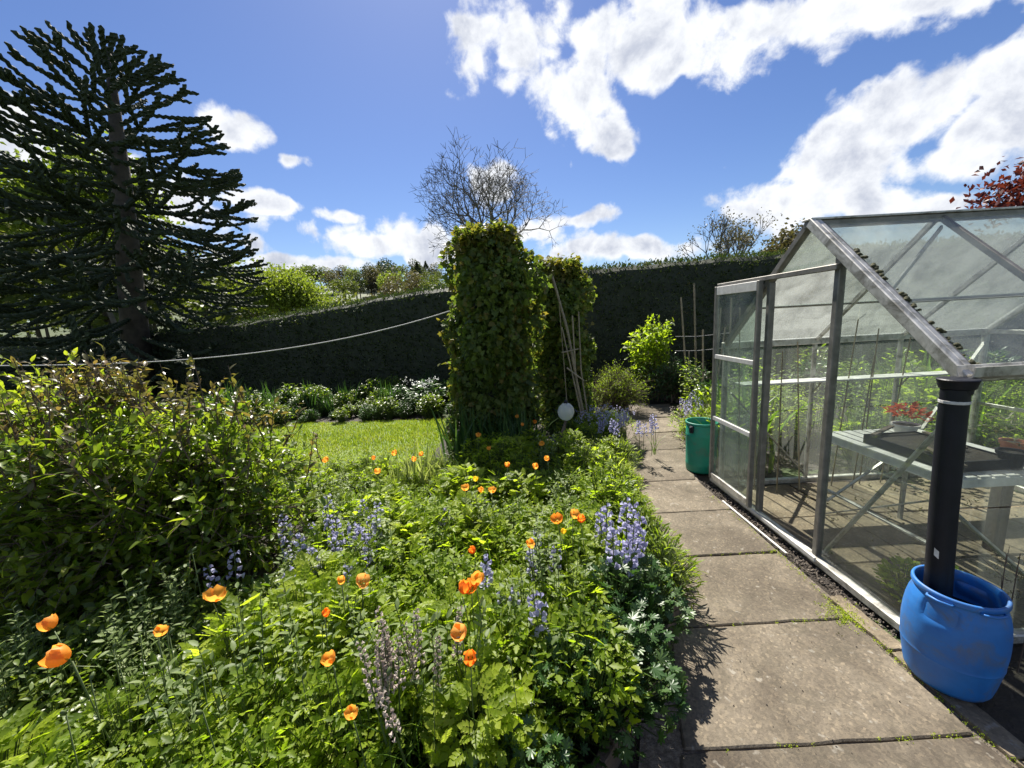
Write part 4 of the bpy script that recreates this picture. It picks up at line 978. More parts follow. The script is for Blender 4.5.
BB = [(-1.67, 1.98, 0.58), (-1.5, 2.26, 0.58), (-1.19, 1.8, 0.58), (-1.28, 2.07, 0.58), (-1.36, 2.51, 0.58), (-1.24, 2.41, 0.58), (-1.14, 2.17, 0.58), (-1.02, 2.23, 0.58), (-1.1, 2.51, 0.58), (-0.92, 2.2, 0.58), (-0.87, 2.04, 0.58), (-0.87, 1.87, 0.58), (-0.96, 2.44, 0.58), (-1.16, 1.99, 0.58), (-0.49, 2.38, 0.58), (0.06, 2.01, 0.58), (0.49, 2.07, 0.58), (0.63, 2.12, 0.58), (0.6, 1.9, 0.58), (0.54, 1.8, 0.58), (-0.21, 1.74, 0.58), (0.14, 1.86, 0.58), (0.07, 1.43, 0.58), (-0.05, 1.6, 0.58), (1.33, 4.67, 0.58), (1.05, 4.53, 0.58), (1.46, 4.87, 0.58), (1.12, 4.36, 0.58), (1.45, 4.29, 0.58), (2.54, 5.39, 0.58), (2.6, 5.23, 0.58), (2.32, 5.03, 0.58), (1.66, 4.39, 0.58)]
BLAB = [(lambda x, y: y > 4, 'lilac bell flower spike on the far border beyond the flower bed', 'lilac bells along the far path'), (lambda x, y: x > .4, 'lilac bell flower spike growing near the timber edging by the path', 'lilac bells by the path'),
        (lambda x, y: x < -.8, 'lilac bell flower spike beside the dark leafy shrub', 'lilac bells beside the leafy shrub'), (lambda x, y: True, 'lilac bell flower spike in the middle of the flower bed', 'lilac bells in the middle of the bed')]
for i, (x, y, z) in enumerate(BB):
    reps = 3 if (y > 4 or .4 < x < .7) else (3 if x < -.8 and i > 3 else 2)
    for j in range(reps):
        xx, yy = (x, y) if j == 0 else (x + rp.uniform(-.07, .07), y + rp.uniform(-.09, .09)); s = rp.uniform(.92, 1.12) * (1.15 if 15 < i < 20 else 1.) * (1 if j == 0 else rp.uniform(.8, 1))
        rt = empty('bluebell', (xx, yy, .05)); rt.scale = (s,) * 3; rt.rotation_euler = (rp.uniform(-.1, .1), rp.uniform(-.1, .1), rp.uniform(0, 6))
        lb = next(b for b in BLAB if b[0](x, y)); tag(rt, lb[1], 'bluebell', lb[2])
        add('stem', BSTEM, None, rt); o = add('bells', rp.choice(BELLS), L_blue, rt); o['kind'] = 'stuff'
        if j == 0: o = add('leaves', rp.choice(BLEAF), L_strap, rt); o['kind'] = 'stuff'
# ---- clump of faded grape hyacinth spikes
mz = empty('faded_hyacinth_clump', (-.44, 1.16, .04)); tag(mz, 'clump of faded mauve flower spikes with narrow upright leaves among the poppies', 'flower clump')
FB = [bells(32, .56, 90 + k, .011, .009, .32) for k in range(3)]
o = add('leaves', tuft(72, .5, .016, 95, .06, (.1, .6)), L_strap, mz); o['kind'] = 'stuff'
for i in range(14):
    a = rp.uniform(0, 6.28); d = rp.uniform(.02, .12); bx, by = math.cos(a) * d, math.sin(a) * d
    o = add('flower_spike', rp.choice(FB), L_mauve, mz, (bx, by, 0), (-by * 1.6, bx * 1.6, a)); s = rp.uniform(1.0, 1.3); o.scale = (s,) * 3; o['kind'] = 'stuff'
    add('stem', BSTEM, None, o)

# ================================================================== LEAFY SHRUB
def shrub_build(name, loc, C, Rd, nst, twigs, leaves_per, leafsize, seed, lmat, label, stem_mat=M_brownstem, tmpl=None, base_r=.35, inner=.45, tipmat=None, shoots=0, shoot_len=(.25, .5)):
    r = np.random.default_rng(seed); C = np.array(C, float); Rd = np.array(Rd, float); S0, S1, SR0, SR1 = [], [], [], []; LP, LD = [], []
    def path(p, q, bow, n=6):
        t = np.linspace(0, 1, n)[:, None]; return p + (q - p) * t + bow * (t * (1 - t)) * 4
    def addpath(P, r0, r1):
        n = len(P)
        for k in range(n - 1): S0.append(P[k]); S1.append(P[k + 1]); SR0.append(r0 + (r1 - r0) * k / (n - 1)); SR1.append(r0 + (r1 - r0) * (k + 1) / (n - 1))
    for i in range(nst):
        d = r.normal(size=3); d[2] = abs(d[2]) * .9 + .05 if r.random() < .72 else -.45 * abs(d[2]); d /= np.linalg.norm(d); e = C + d * Rd * r.uniform(inner, .92)
        b = np.array([C[0] + r.normal(0, base_r * Rd[0]) * .6, C[1] + r.normal(0, base_r * Rd[1]) * .6, .03])
        P = path(b, e, np.array([*(r.normal(0, .06, 2)), .12])); addpath(P, .009, .003)
        for j in range(twigs):
            t = r.uniform(.3, 1); k = min(4, int(t * 5)); o_ = P[k] + (P[k + 1] - P[k]) * (t * 5 - k)
            dd = r.normal(size=3) + (o_ - C) / Rd * 1.3 + np.array([0, 0, .5]); dd /= np.linalg.norm(dd); l = r.uniform(.15, .34)
            Q = path(o_, o_ + dd * l, r.normal(0, .015, 3), 4); addpath(Q, .0035, .0015)
            for m in range(leaves_per):
                tt = (m + .5) / leaves_per * .95 + .05; kk = min(2, int(tt * 3)); p = Q[kk] + (Q[kk + 1] - Q[kk]) * (tt * 3 - kk); ld = r.normal(size=3) * .75 + dd * .6 + np.array([0, 0, .1]); LP.append(p); LD.append(ld)
    TP, TD = [], []
    for i in range(shoots):
        a = r.uniform(0, 6.28); q = r.uniform(0, .95); o_ = C + np.array([math.cos(a) * q, math.sin(a) * q * .8, math.sqrt(1 - q * q) * .82]) * Rd
        dd = np.array([r.normal(0, .28), r.normal(0, .2), 1]); dd /= np.linalg.norm(dd); l = r.uniform(*shoot_len); Q = path(o_, o_ + dd * l, r.normal(0, .03, 3), 4); addpath(Q, .005, .002)
        for m in range(13):
            tt = .15 + .85 * m / 13; kk = min(2, int(tt * 3)); p = Q[kk] + (Q[kk + 1] - Q[kk]) * (tt * 3 - kk); TP.append(p); TD.append(r.normal(size=3) * .8 + dd * .6)
    loc = np.array(loc, float); root = empty(name, tuple(loc)); tag(root, label, 'shrub')
    v, f, q = sticks(np.array(S0) - loc, np.array(S1) - loc, SR0, SR1, 4); add('stems', mesh_np('stems', v, f), stem_mat, root, kind='stuff')
    LP, LD = np.array(LP), np.array(LD); n = len(LP); upv = r.normal(0, .6, (n, 3)) + [0, 0, 1]
    v, f, q = scatter(tmpl or SIM, LP - loc, frames(LD, upv), leafsize * r.uniform(.6, 1.2, n), r.random(n)); add('foliage', mesh_np('foliage', v, f, q, smooth=True), lmat, root, kind='stuff')
    if shoots:
        TP, TD = np.array(TP), np.array(TD); n = len(TP); v, f, q = scatter(tmpl or SIM, TP - loc, frames(TD, r.normal(0, .6, (n, 3)) + [0, 0, 1]), leafsize * r.uniform(.5, 1.0, n), r.random(n)); add('young_leaves', mesh_np('young_leaves', v, f, q, smooth=True), tipmat or lmat, root, kind='stuff')
    return root
shrub_build('leafy_shrub', (-2.45, 2.5, 0), SHC, SHR, 270, 17, 8, .070, 101, L_shrub, 'big dense green shrub with bronze tipped shoots beside the flower bed', tipmat=L_tip, shoots=125, inner=.35, shoot_len=(.15, .46))
shrub_build('golden_shrub', (-4.2, 3.45, 0), (-4.2, 3.45, .75), (1.1, .5, .85), 120, 14, 7, .07, 102, L_gold, 'yellow green golden leaved shrub behind the big dense shrub', inner=.5)
shrub_build('round_bush', (1.88, 6.85, 0), (1.88, 6.85, .30), (.56, .5, .52), 90, 12, 7, .04, 103, L_bed1, 'rounded light green bush growing beside the cane wigwam', inner=.6, tmpl=NAR)
shrub_build('rose_bush', (2.85, 7.7, 0), (2.8, 7.7, 1.1), (.42, .4, .52), 40, 9, 7, .10, 104, L_bed1, 'upright leafy bush with sunlit top before the dark hedge', inner=.5, base_r=.15)
shrub_build('low_bush', (3.1, 7.3, 0), (3.15, 7.3, .35), (.7, .5, .45), 60, 10, 7, .06, 105, L_dark, 'low dark green bush under the upright leafy bush', inner=.5)

# ================================================================== IVY COLUMNS
def ivy(name, c, hw, hd, H, n, seed, label, lean=0., bronze=.14, bright=None, lobes=()):
    r = np.random.default_rng(seed); root = empty(name, c); tag(root, label, 'ivy')
    def prof(z, a): return (1 + .13 * np.sin(a * 2 + z * 1.7 + seed) + .12 * np.sin(z * 3.3 + a * 3 + seed) + .09 * np.sin(z * 7.3 + 2 * a) + .06 * np.sin(z * 13 + 5 * a)) * np.where(z < .35, .92 + .2 * z, 1.0) * np.clip((H + .06 - z) / .5, .2, 1) ** .45
    def surf_pt(z, a, k):
        ca, sa = np.cos(a), np.sin(a); e = 2 / 2.5
        x = np.sign(ca) * np.abs(ca) ** e * hw * prof(z, a) * k; yv = np.sign(sa) * np.abs(sa) ** e * hd * prof(z, a) * k
        return np.stack([x + lean * z, yv, z], 1)
    zs = np.linspace(0, H - .06, 28); na = 28; V = []
    for z in zs: V.append(surf_pt(np.full(na, z), np.arange(na) / na * 2 * PI, .80))
    V = np.concatenate(V); V += r.normal(0, .02, V.shape); V[:, 2] = np.maximum(V[:, 2], 0); i = np.arange(len(zs) - 1)[:, None] * na; k = np.arange(na)[None]; k2 = (k + 1) % na
    f = np.stack([i + k, i + k2, i + na + k2, i + na + k], 2).reshape(-1, 4); V = np.concatenate([V, [[lean * H, 0, H - .05]]]); b = (len(zs) - 1) * na; cap = np.array([(b + q, b + (q + 1) % na, len(V) - 1) for q in range(na)])
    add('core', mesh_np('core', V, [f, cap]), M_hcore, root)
    z = r.uniform(0.02, H, n); a = r.uniform(0, 2 * PI, n); p = surf_pt(z, a, r.uniform(.78, 1.16, n)); nt = n // 7
    tp = np.stack([r.uniform(-hw, hw, nt) * .95 + lean * H, r.uniform(-hd, hd, nt) * .95, H + r.uniform(-.12, .06, nt) + .08 * np.sin(np.arange(nt)) ], 1); p = np.concatenate([p, tp]); out = np.stack([np.cos(a), np.sin(a), 0 * a + .1], 1); out = np.concatenate([out, np.tile([0, 0, 1.], (nt, 1)) + r.normal(0, .3, (nt, 3))])
    for (lx, ly, lz, lr) in lobes:
        k_ = int(2900 * lr); dd = rand_dirs(k_, r); dd[:, 1] = -np.abs(dd[:, 1]) * np.where(r.random(k_) < .8, 1, -1); p = np.concatenate([p, np.array([lx, ly, lz]) + dd * lr * r.uniform(.75, 1.08, (k_, 1)) * [1, .8, 1.15]]); out = np.concatenate([out, dd])
    m = len(p); d = r.normal(0, .6, (m, 3)) + [0, 0, -.6] + out * .5; up = out + r.normal(0, .6, (m, 3)); s = .03 + .07 * r.random(m) ** 1.8; M = frames(d, up)
    isb = (p[:, 2] > H - .35 * r.random(m) ** .8) & (r.random(m) < .8)
    if bright is not None: isb |= bright(p, r.random(m))
    for nm, kk, mt in (('leaves', ~isb, L_ivy), ('young_leaves', isb, L_bronze)):
        v, f, q = scatter(IVY, p[kk], M[kk], s[kk], r.random(kk.sum())); add(nm, mesh_np(nm, v, f, q, smooth=True), mt, root, kind='stuff')
    # whiskery shoots leaving the outline
    S0, S1, LP, LD = [], [], [], []
    for q in range(110):
        zz = r.uniform(.4, H) if q < 60 else H - .02; aa = r.uniform(0, 6.28); o_ = surf_pt(np.array([zz]), np.array([aa]), 1.)[0]; dd = np.array([math.cos(aa), math.sin(aa), r.uniform(-.6, .9) if q < 60 else 1.6]) * (1 if q < 60 else .6) + r.normal(0, .4, 3); o_ = o_ if q < 60 else o_ * [r.uniform(0, 1), r.uniform(0, 1), 1]; dd /= np.linalg.norm(dd); l = r.uniform(.08, .26); S0.append(o_); S1.append(o_ + dd * l)
        for t in np.linspace(.2, 1, 6): LP.append(o_ + dd * l * t); LD.append(dd * .3 + r.normal(0, .7, 3))
    v, f, q = sticks(S0, S1, .004, .002, 3); add('shoots', mesh_np('shoots', v, f), M_brownstem, root, kind='stuff')
    LP = np.array(LP); v, f, q = scatter(IVY, LP, frames(np.array(LD), r.normal(0, .5, LP.shape) + [0, -.2, 1]), r.uniform(.035, .07, len(LP)), r.random(len(LP))); add('shoot_leaves', mesh_np('shoot_leaves', v, f, q, smooth=True), L_bronze, root, kind='stuff')
    return root
ivy('ivy_column', (-.24, 5.0, 0), .37, .40, 2.72, 13000, 201, 'tall square topped column of ivy with yellowish crown at the lawn corner', bright=lambda p, u: ((p[:, 0] > .3) & (p[:, 2] < 2.0) & (u < .35)) | ((p[:, 0] < -.42) & (u < .4)) | (u < .1), lobes=((.42, -.1, 2.2, .32), (.42, 0, 1.7, .28), (-.3, -.15, .9, .26), (.28, -.2, .75, .28), (-.2, 0, 2.42, .34), (.12, -.15, 2.5, .34), (-.36, 0, 1.6, .24), (0, -.42, 1.5, .34), (.2, -.4, 2.1, .3), (-.3, -.35, .4, .3)))
ivy('ivy_post', (.84, 6.3, 0), .33, .34, 2.5, 8500, 202, 'lower ivy covered post behind the tall ivy column', lobes=((-.35, -.1, 2.25, .36), (.26, 0, 2.1, .28), (.24, -.1, 1.2, .28), (-.45, -.1, 1.5, .36), (0, -.3, 1.8, .32)), bright=lambda p, u: u < .12)

# ================================================================== HEDGE
def hedge(name, pts, thick, label, seed, dens=420):
    r = np.random.default_rng(seed); root = empty(name, (pts[0][0], pts[0][1], 0)); tag(root, label, 'hedge'); O = np.array([pts[0][0], pts[0][1], 0.])
    V = []; L_ = []; P = np.array(pts, float); seg = []
    for k in range(len(P) - 1):
        l = np.linalg.norm(P[k + 1, :2] - P[k, :2]); n = max(2, int(l / .25))
        for t in np.linspace(0, 1, n, endpoint=(k == len(P) - 2)): seg.append(P[k] + (P[k + 1] - P[k]) * t)
    seg = np.array(seg); tan = np.gradient(seg[:, :2], axis=0); tan /= np.linalg.norm(tan, axis=1, keepdims=True); nor = np.stack([tan[:, 1], -tan[:, 0]], 1)
    sect = [(0.02, -.02), (.06, .3), (.07, .6), (.05, .85), (0., .96), (-.1, .995), (-.5, 1.), (-.9, .995), (-1, .9), (-1.02, .5), (-1, -.02)]
    for i, (x, y, zt) in enumerate(seg):
        for (u, w) in sect:
            ww = w * zt + (.012 * math.sin(x * 1.7 + u) + .012 * math.sin(x * 5.1)) * (w > .8); uu = u * thick + .035 * math.sin(x * 2.9 + w * 5) + .02 * r.normal()
            V.append((x + nor[i, 0] * uu, y + nor[i, 1] * uu, ww))
    V = np.array(V) - O; m = len(sect); i = (np.arange(len(seg) - 1)[:, None] * m + np.arange(m - 1)[None]).ravel(); f = np.stack([i, i + m, i + m + 1, i + 1], 1)
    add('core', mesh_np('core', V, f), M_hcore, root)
    # foliage sprays on front and top
    A, B, C_, D = V[f[:, 0]], V[f[:, 1]], V[f[:, 2]], V[f[:, 3]]; row = i % m; area = np.linalg.norm(np.cross(B - A, D - A), axis=1); keep = row < 7; wgt = area * keep; n = int(wgt.sum() * dens); pick = r.choice(len(f), n, p=wgt / wgt.sum()); a, b = r.random(n)[:, None], r.random(n)[:, None]
    p = (A[pick] * (1 - a) + B[pick] * a) * (1 - b) + (D[pick] * (1 - a) + C_[pick] * a) * b; nrm = np.cross(B - A, D - A)[pick]; nrm /= np.linalg.norm(nrm, axis=1, keepdims=True); nrm *= np.where((nrm @ np.array([0, -.5, 1])) < 0, -1, 1)[:, None]
    istop = nrm[:, 2] > .7; p += nrm * (r.uniform(-.02, .035, n) + istop * .10 * r.random(n) ** 4)[:, None]; d = nrm * .7 + r.normal(0, .6, (n, 3)) + [0, 0, .3]
    v, ff, q = scatter(leaf_quad(.42), p, frames(d, r.normal(size=(n, 3)) + nrm), r.uniform(.05, .11, n), r.random(n)); add('foliage', mesh_np('foliage', v, ff, q), L_hedge, root, kind='stuff')
    return root
hedge('hedge', [(-1.2, 9.25, 2.62), (-4.2, 10.2, 2.38), (-7.6, 11.5, 2.1), (-14, 13.6, 1.9), (-22, 15, 1.85)][::-1], 1.3, 'tall dark clipped hedge sloping down from the ivy column behind the lawn', 301, 320)
hedge('hedge', [(-1.2, 9.25, 2.62), (1.8, 9.35, 2.83), (6.7, 9.5, 2.97), (15, 9.9, 3.15), (24, 10, 3.2)], 1.3, 'tall dark clipped hedge behind the canes and the greenhouse', 302, 320)

# ================================================================== TREES
def monkey_puzzle(c):
    r = random.Random(77); root = empty('monkey_puzzle_tree', c); tag(root, 'large dark monkey puzzle tree with upswept spiny branches beyond the hedge', 'tree')
    MB().tube([(0, 0, 0), (.38, 0, 3), (.72, .05, 6), (1.05, 0, 8.6), (1.19, 0, 9.9)], [.40, .32, .24, .13, .06], 12).build('trunk', M_bark, root, smooth=True)
    H = 10.5
    parts = []
    def spiny(P, r0, sides=6):
        P = np.array(P); P = np.concatenate([np.stack([P[:-1], (P[:-1] + P[1:]) / 2], 1).reshape(-1, 3), P[-1:]]); n = len(P); d = np.gradient(P, axis=0); d /= np.linalg.norm(d, axis=1, keepdims=True); ref = np.array([.31, .47, .83]); x = np.cross(d, ref); x /= np.linalg.norm(x, axis=1, keepdims=True); y = np.cross(d, x); a = np.arange(sides) * 2 * PI / sides
        R_ = r0 * (.8 + 1.0 * ((np.arange(n)[:, None] + np.arange(sides)[None]) % 2)) * np.where(np.arange(n) == n - 1, .35, 1)[:, None]
        V = P[:, None] + (np.cos(a)[None, :, None] * x[:, None] + np.sin(a)[None, :, None] * y[:, None]) * R_[:, :, None]; V = V.reshape(-1, 3)
        i = np.arange(n - 1)[:, None] * sides; k = np.arange(sides)[None]; k2 = (k + 1) % sides
        f = np.stack([i + k, i + k2, i + sides + k2, i + sides + k], 2).reshape(-1, 4); parts.append((V, f, np.zeros(len(V))))
    def curve(p, d, L, lift, n):
        P = [np.array(p)]; d = np.array(d, float)
        for k in range(n):
            d = d + np.array([0, 0, lift / n]); d /= np.linalg.norm(d); P.append(P[-1] + d * L / n)
        return P
    CZ = np.array([.5, 2.0, 4.5, 6.5, 8.0, 9.0, 9.8, 10.3]); CR = np.array([3.2, 3.6, 3.65, 3.3, 2.7, 2.1, 1.3, .1])
    def inside(p): return math.hypot(p[0], p[1]) < float(np.interp(p[2], CZ, CR)) and .25 < p[2] < 10.3
    def rope(p, d, lift, lmax, sag=0.):
        P = [np.array(p, float)]; d = np.array(d, float); n = int(lmax / .15)
        for k in range(n):
            d = d + np.array([r.gauss(0, .05), r.gauss(0, .05), lift * .15 * (k / n * 2.2 - .5) + r.gauss(0, .03)]); d /= np.linalg.norm(d); q = P[-1] + d * .15
            if not inside(q) and k > 2: break
            P.append(q)
        return P
    def grow(p, d, lift, lmax, lv):
        P = rope(p, d, lift, lmax)
        if len(P) < 4: return
        spiny(P, (.043, .037, .033)[lv])
        if lv >= 2: return
        n = len(P); k = r.randint(2, 4) if lv else r.randint(3, 6); s = r.choice((-1, 1))
        while k < n - 2:
            dd = P[k] - P[k - 1]; dd /= np.linalg.norm(dd); side = np.cross(dd, [0, 0, 1]); side /= max(.1, np.linalg.norm(side))
            e = dd + side * s * r.uniform(.45, .95) + np.array([0, 0, r.uniform(-.3, .3)]); e /= np.linalg.norm(e)
            grow(P[k], e, r.uniform(.3, .9), (n - k) * .15 * r.uniform(.7, 1.2) + .25, lv + 1); s = -s; k += r.randint(4, 7) if z < 5 else r.randint(3, 6)
    z = .8; w = 0
    while z < 9.7:
        nb = 4 if z < 4.5 else 5
        for b in range(nb):
            az = 2 * PI * (b + .41 * w) / nb + r.uniform(-.3, .3); t = z / 9.7; el = -.25 + .35 * t + .95 * max(0, t - .55) / .45 + r.uniform(-.12, .12)
            grow((0, 0, z + r.uniform(-.2, .2)), (math.cos(az) * math.cos(el), math.sin(az) * math.cos(el), math.sin(el)), r.uniform(.3, .8), 4.6, 0)
        z += (.66 if z < 4.5 else .5) * r.uniform(.75, 1.25); w += 1
    v, f, q = join(parts); v[:, 0] += .12 * v[:, 2]; add('crown', mesh_np('crown', v, f), M_mp, root, kind='stuff')
monkey_puzzle((-12.0, 12.3, -.02))

def bare_tree(name, c, H, spread, seed, label, levels=6, mat=M_greybark, nstem=5, base=.22, r0=.16, twig=.012, leaf=None, split=3, trunkmat=None, upb=.18):
    r = np.random.default_rng(seed); root = empty(name, c); tag(root, label, 'tree'); p0, p1, ra, rb_ = [], [], [], []; tips = []
    segs = [(np.array([0, 0, H * base]), np.array([r.normal(0, .1), r.normal(0, .1), 1.]), H * .27, r0, 0)]
    T = [(0, 0, 0), (r.normal(0, .05), 0, H * base * .5), (0, 0, H * base)]
    while segs:
        p, d, L, rr_, lv = segs.pop(); d = d / np.linalg.norm(d); q = p
        for k in range(2):
            d = d + r.normal(0, .12, 3) + [0, 0, .05]; d /= np.linalg.norm(d); q2 = q + d * L / 2; p0.append(q); p1.append(q2); ra.append(rr_ * (1 - .2 * k)); rb_.append(rr_ * (.8 - .2 * k)); q = q2
        if lv >= levels: tips.append((q, d)); continue
        nb = nstem if lv == 0 else (split if r.random() < .72 else split - 1)
        for b in range(nb):
            a = 2 * PI * b / nb + r.uniform(-.7, .7); sp = spread * (1.0 if lv == 0 else .75) * r.uniform(.5, 1.2); x = np.cross(d, [.3, .5, .2]); x /= np.linalg.norm(x); y = np.cross(d, x)
            e = d + (math.cos(a) * x + math.sin(a) * y) * sp + [0, 0, upb]; segs.append((q, e, L * r.uniform(.62, .86), max(twig, rr_ * (.58 if nb > 2 else .68)), lv + 1))
    v, f, q = sticks(p0, p1, ra, np.maximum(rb_, twig * .5), 4 if levels < 5 else 3)
    MB().tube(T, [r0 * 1.35, r0 * 1.1, r0], 10).build('trunk', mat, root, smooth=True)
    add('branches', mesh_np('branches', v, f), mat, root, kind='stuff')
    if leaf:
        lm, n, s, sp = leaf; tp = np.array([t[0] for t in tips]); k = r.integers(0, len(tp), n); p = tp[k] + r.normal(0, sp, (n, 3)); v, f, q = scatter(leaf_quad(.6), p, frames(rand_dirs(n, r), rand_dirs(n, r)), s * r.uniform(.6, 1.3, n), r.random(n)); add('crown', mesh_np('crown', v, f, q), lm, root, kind='stuff')
    return root
bare_tree('bare_tree', (.1, 24, 0), 8.9, 1.2, 401, 'big leafless tree with a rounded twiggy crown showing over the ivy column', 7, nstem=8, base=.32, r0=.24, twig=.012, split=3, upb=.02)
bare_tree('bare_tree', (10.6, 20, 0), 5.0, .6, 402, 'twiggy leafless tree showing over the hedge beside the greenhouse roof', 5, nstem=4, base=.3, r0=.12, twig=.010, split=3, leaf=(L_farbrown, 500, .1, .15))
bare_tree('bare_tree', (12.6, 21, 0), 5.2, .55, 403, 'budding twiggy tree seen just beside the greenhouse ridge', 5, nstem=4, base=.3, r0=.12, twig=.010, split=3, leaf=(L_farbrown, 1200, .12, .2))
bare_tree('olive_tree', (14.8, 20.5, 0), 4.6, .6, 404, 'olive green tree showing over the hedge behind the greenhouse apex', 4, nstem=5, base=.3, r0=.12, twig=.012, leaf=(L_farbrown, 5000, .2, .35))
bare_tree('copper_leaved_tree', (13.9, 8.8, 0), 4.0, .7, 405, 'dark red copper leaved tree showing above the greenhouse ridge', 4, nstem=5, base=.35, r0=.09, twig=.008, leaf=(L_copper, 9000, .15, .3))
bare_tree('pale_green_tree', (-25, 25, 0), 10.5, .8, 406, 'pale green leafy tree glimpsed behind the monkey puzzle tree', 4, nstem=5, base=.25, r0=.2, twig=.015, leaf=(L_farbright, 9000, .34, .7))
bare_tree('bright_green_tree', (-17.0, 30, 0), 5.6, .75, 407, 'bright fresh green tree rising over the hedge beside the monkey puzzle tree', 4, nstem=7, base=.16, r0=.2, twig=.015, leaf=(L_farbright, 18000, .22, .55), upb=.05)
bare_tree('pale_green_tree', (-34, 25.5, 0), 11, .8, 408, 'pale tree behind the lower branches of the monkey puzzle tree', 4, nstem=5, base=.25, r0=.2, twig=.015, leaf=(L_farbright, 9000, .36, .7))

# woodland trees on the far hill: a few prototypes, copied
def far_crown(kind, n, seed):
    r = np.random.default_rng(seed)
    if kind == 'cone':
        z = r.random(n) ** .8; rr_ = (1 - z) * .42 * np.sqrt(r.uniform(.5, 1, n)); a = r.uniform(0, 6.28, n); p = np.stack([np.cos(a) * rr_, np.sin(a) * rr_, .1 + .9 * z], 1)
    else:
        nl = 11; c = r.normal(0, 1, (nl, 3)); c /= np.linalg.norm(c, axis=1, keepdims=True); c = c * r.uniform(.12, .3, (nl, 1)) * ([1, 1, 1.2] if kind == 'tall' else [1.25, 1.25, .85]) + [0, 0, .62]
        k = r.integers(0, nl, n); d = rand_dirs(n, r); p = c[k] + d * (r.uniform(.6, 1, n) ** .5 * r.uniform(.13, .2, nl)[k])[:, None]
    v, f, q = scatter(leaf_quad(.7), p, frames(rand_dirs(n, r), rand_dirs(n, r)), r.uniform(.03, .065, n), r.random(n)); return mesh_np('crown', v, f, q)
FT = MB().tube([(0, 0, 0), (.01, 0, .3), (0, 0, .7)], [.03, .022, .008], 6).mesh('trunk'); FT.materials.append(M_bark)
FPR = [(far_crown('round', 1500, 501), 'round'), (far_crown('round', 1500, 502), 'round'), (far_crown('tall', 1500, 503), 'tall'), (far_crown('cone', 1400, 504), 'cone')]
COPIES = {}
def far_tree(x, y, h, pi, mat, label, group):
    me = COPIES.get((pi, mat.name))
    if me is None: me = FPR[pi][0].copy(); me.materials.append(mat); COPIES[pi, mat.name] = me
    rt = empty('woodland_tree', (x, y, float(hill_z(np.array(x), np.array(y))) if y > 56 else 0)); rt.scale = (h * rf.uniform(.9, 1.3),) * 2 + (h,); rt.rotation_euler = (0, 0, rf.uniform(0, 6.28)); tag(rt, label, 'tree', group)
    add('trunk', FT, None, rt); o = add('crown', me, None, rt); o['kind'] = 'stuff'
rf = random.Random(9)
HG = 'woodland trees on the far hillside'
FL = {0: (L_far, 'leafy green round tree in the wood on the far hillside'), 1: (L_farbrown, 'brownish budding tree in the wood on the far hillside'), 2: (L_fardark, 'dark tall tree in the wood on the far hillside'), 3: (L_fardark, 'dark pointed conifer in the wood on the far hillside'), 4: (L_farbright, 'bright yellow green tree in the wood on the far hillside')}
for k in range(150):
    d = rf.uniform(95, 190); az = rf.uniform(-47, 12); x, y = d * math.tan(rad(az)), d
    q = rf.choice((0, 0, 0, 1, 1, 2, 2, 3, 4)); pi = {0: rf.choice((0, 1)), 1: 2, 2: 2, 3: 3, 4: rf.choice((0, 1))}[q]
    far_tree(x, y, rf.uniform(6.5, 10.5), pi, FL[q][0], FL[q][1], HG)
for k in range(24):
    d = rf.uniform(50, 80); az = rf.uniform(-60, -42); q = rf.choice((0, 0, 2, 4)); far_tree(d * math.tan(rad(az)), d, rf.uniform(7, 11), {0: 0, 2: 2, 4: 1}[q], FL[q][0], ('leafy green', '', 'dark tall', '', 'bright yellow green')[q] + ' tree far behind the monkey puzzle tree', 'far trees behind the monkey puzzle')
for k in range(16):
    az = -38 + 27 * k / 15 + rf.uniform(-1, 1); d = rf.uniform(50, 75); q = rf.choice((0, 1, 1, 2, 2, 0)); x, y = d * math.tan(rad(az)), d
    far_tree(x, y, rf.uniform(6.0, 8.0) * (1.15 if k < 7 else .9), {0: 0, 1: 2, 2: 2}[q], FL[q][0], ('leafy green', 'brownish budding', 'dark tall')[q] + ' tree in the row between the hedge and the hillside', 'trees in the row before the hillside')

for x, y, h in ((-27.5, 27, 10.5), (-36, 27, 12), (-31.5, 30, 12.5), (-23, 30, 9.5), (-41, 30, 13), (-20, 33, 8)):
    far_tree(x, y, h, rf.choice((0, 1)), L_far, 'pale green leafy tree standing behind the monkey puzzle tree', 'trees behind the monkey puzzle')
# ================================================================== BORDERS
rq = random.Random(21)
def border(n, xr, yr, kinds, group, label, sc=(.9, 1.5), avoid=None):
    for k in range(n):
        x, y = rq.uniform(*xr), rq.uniform(*yr)
        if avoid and avoid(x, y): continue
        p, mt, nm = rq.choice(kinds); p = rq.choice(p); fo, st = p if isinstance(p, tuple) else (p, None); me = fo if not fo.materials or fo.materials[0] == mt else COPIES.setdefault((fo.name, mt.name), fo.copy())
        if me is not fo and me.materials[0] != mt: me.materials.clear(); me.materials.append(mt)
        place(nm, me, mt, st, M_stem, (x, y, -.015), rq.uniform(0, 6.28), rq.uniform(*sc), label, 'plant', group)
border(60, (-7.5, -.9), (7.7, 9.0), [(BROAD, L_dark, 'border_plant'), (DARK, L_dark, 'border_plant'), (IRIS, L_dark, 'border_plant'), (BROAD, L_shrub, 'border_plant')], 'plants in the shaded border under the hedge', 'leafy plant in the shaded border between lawn and hedge', (.8, 1.35))
border(120, (-7.5, -1.0), (7.05, 8.0), [(DARK, L_dark, 'edge_plant'), (FINE, L_dark, 'edge_plant'), (BROAD, L_shrub, 'edge_plant')], 'low plants along the far lawn edge', 'low leafy plant along the far edge of the lawn', (.35, 1.0))
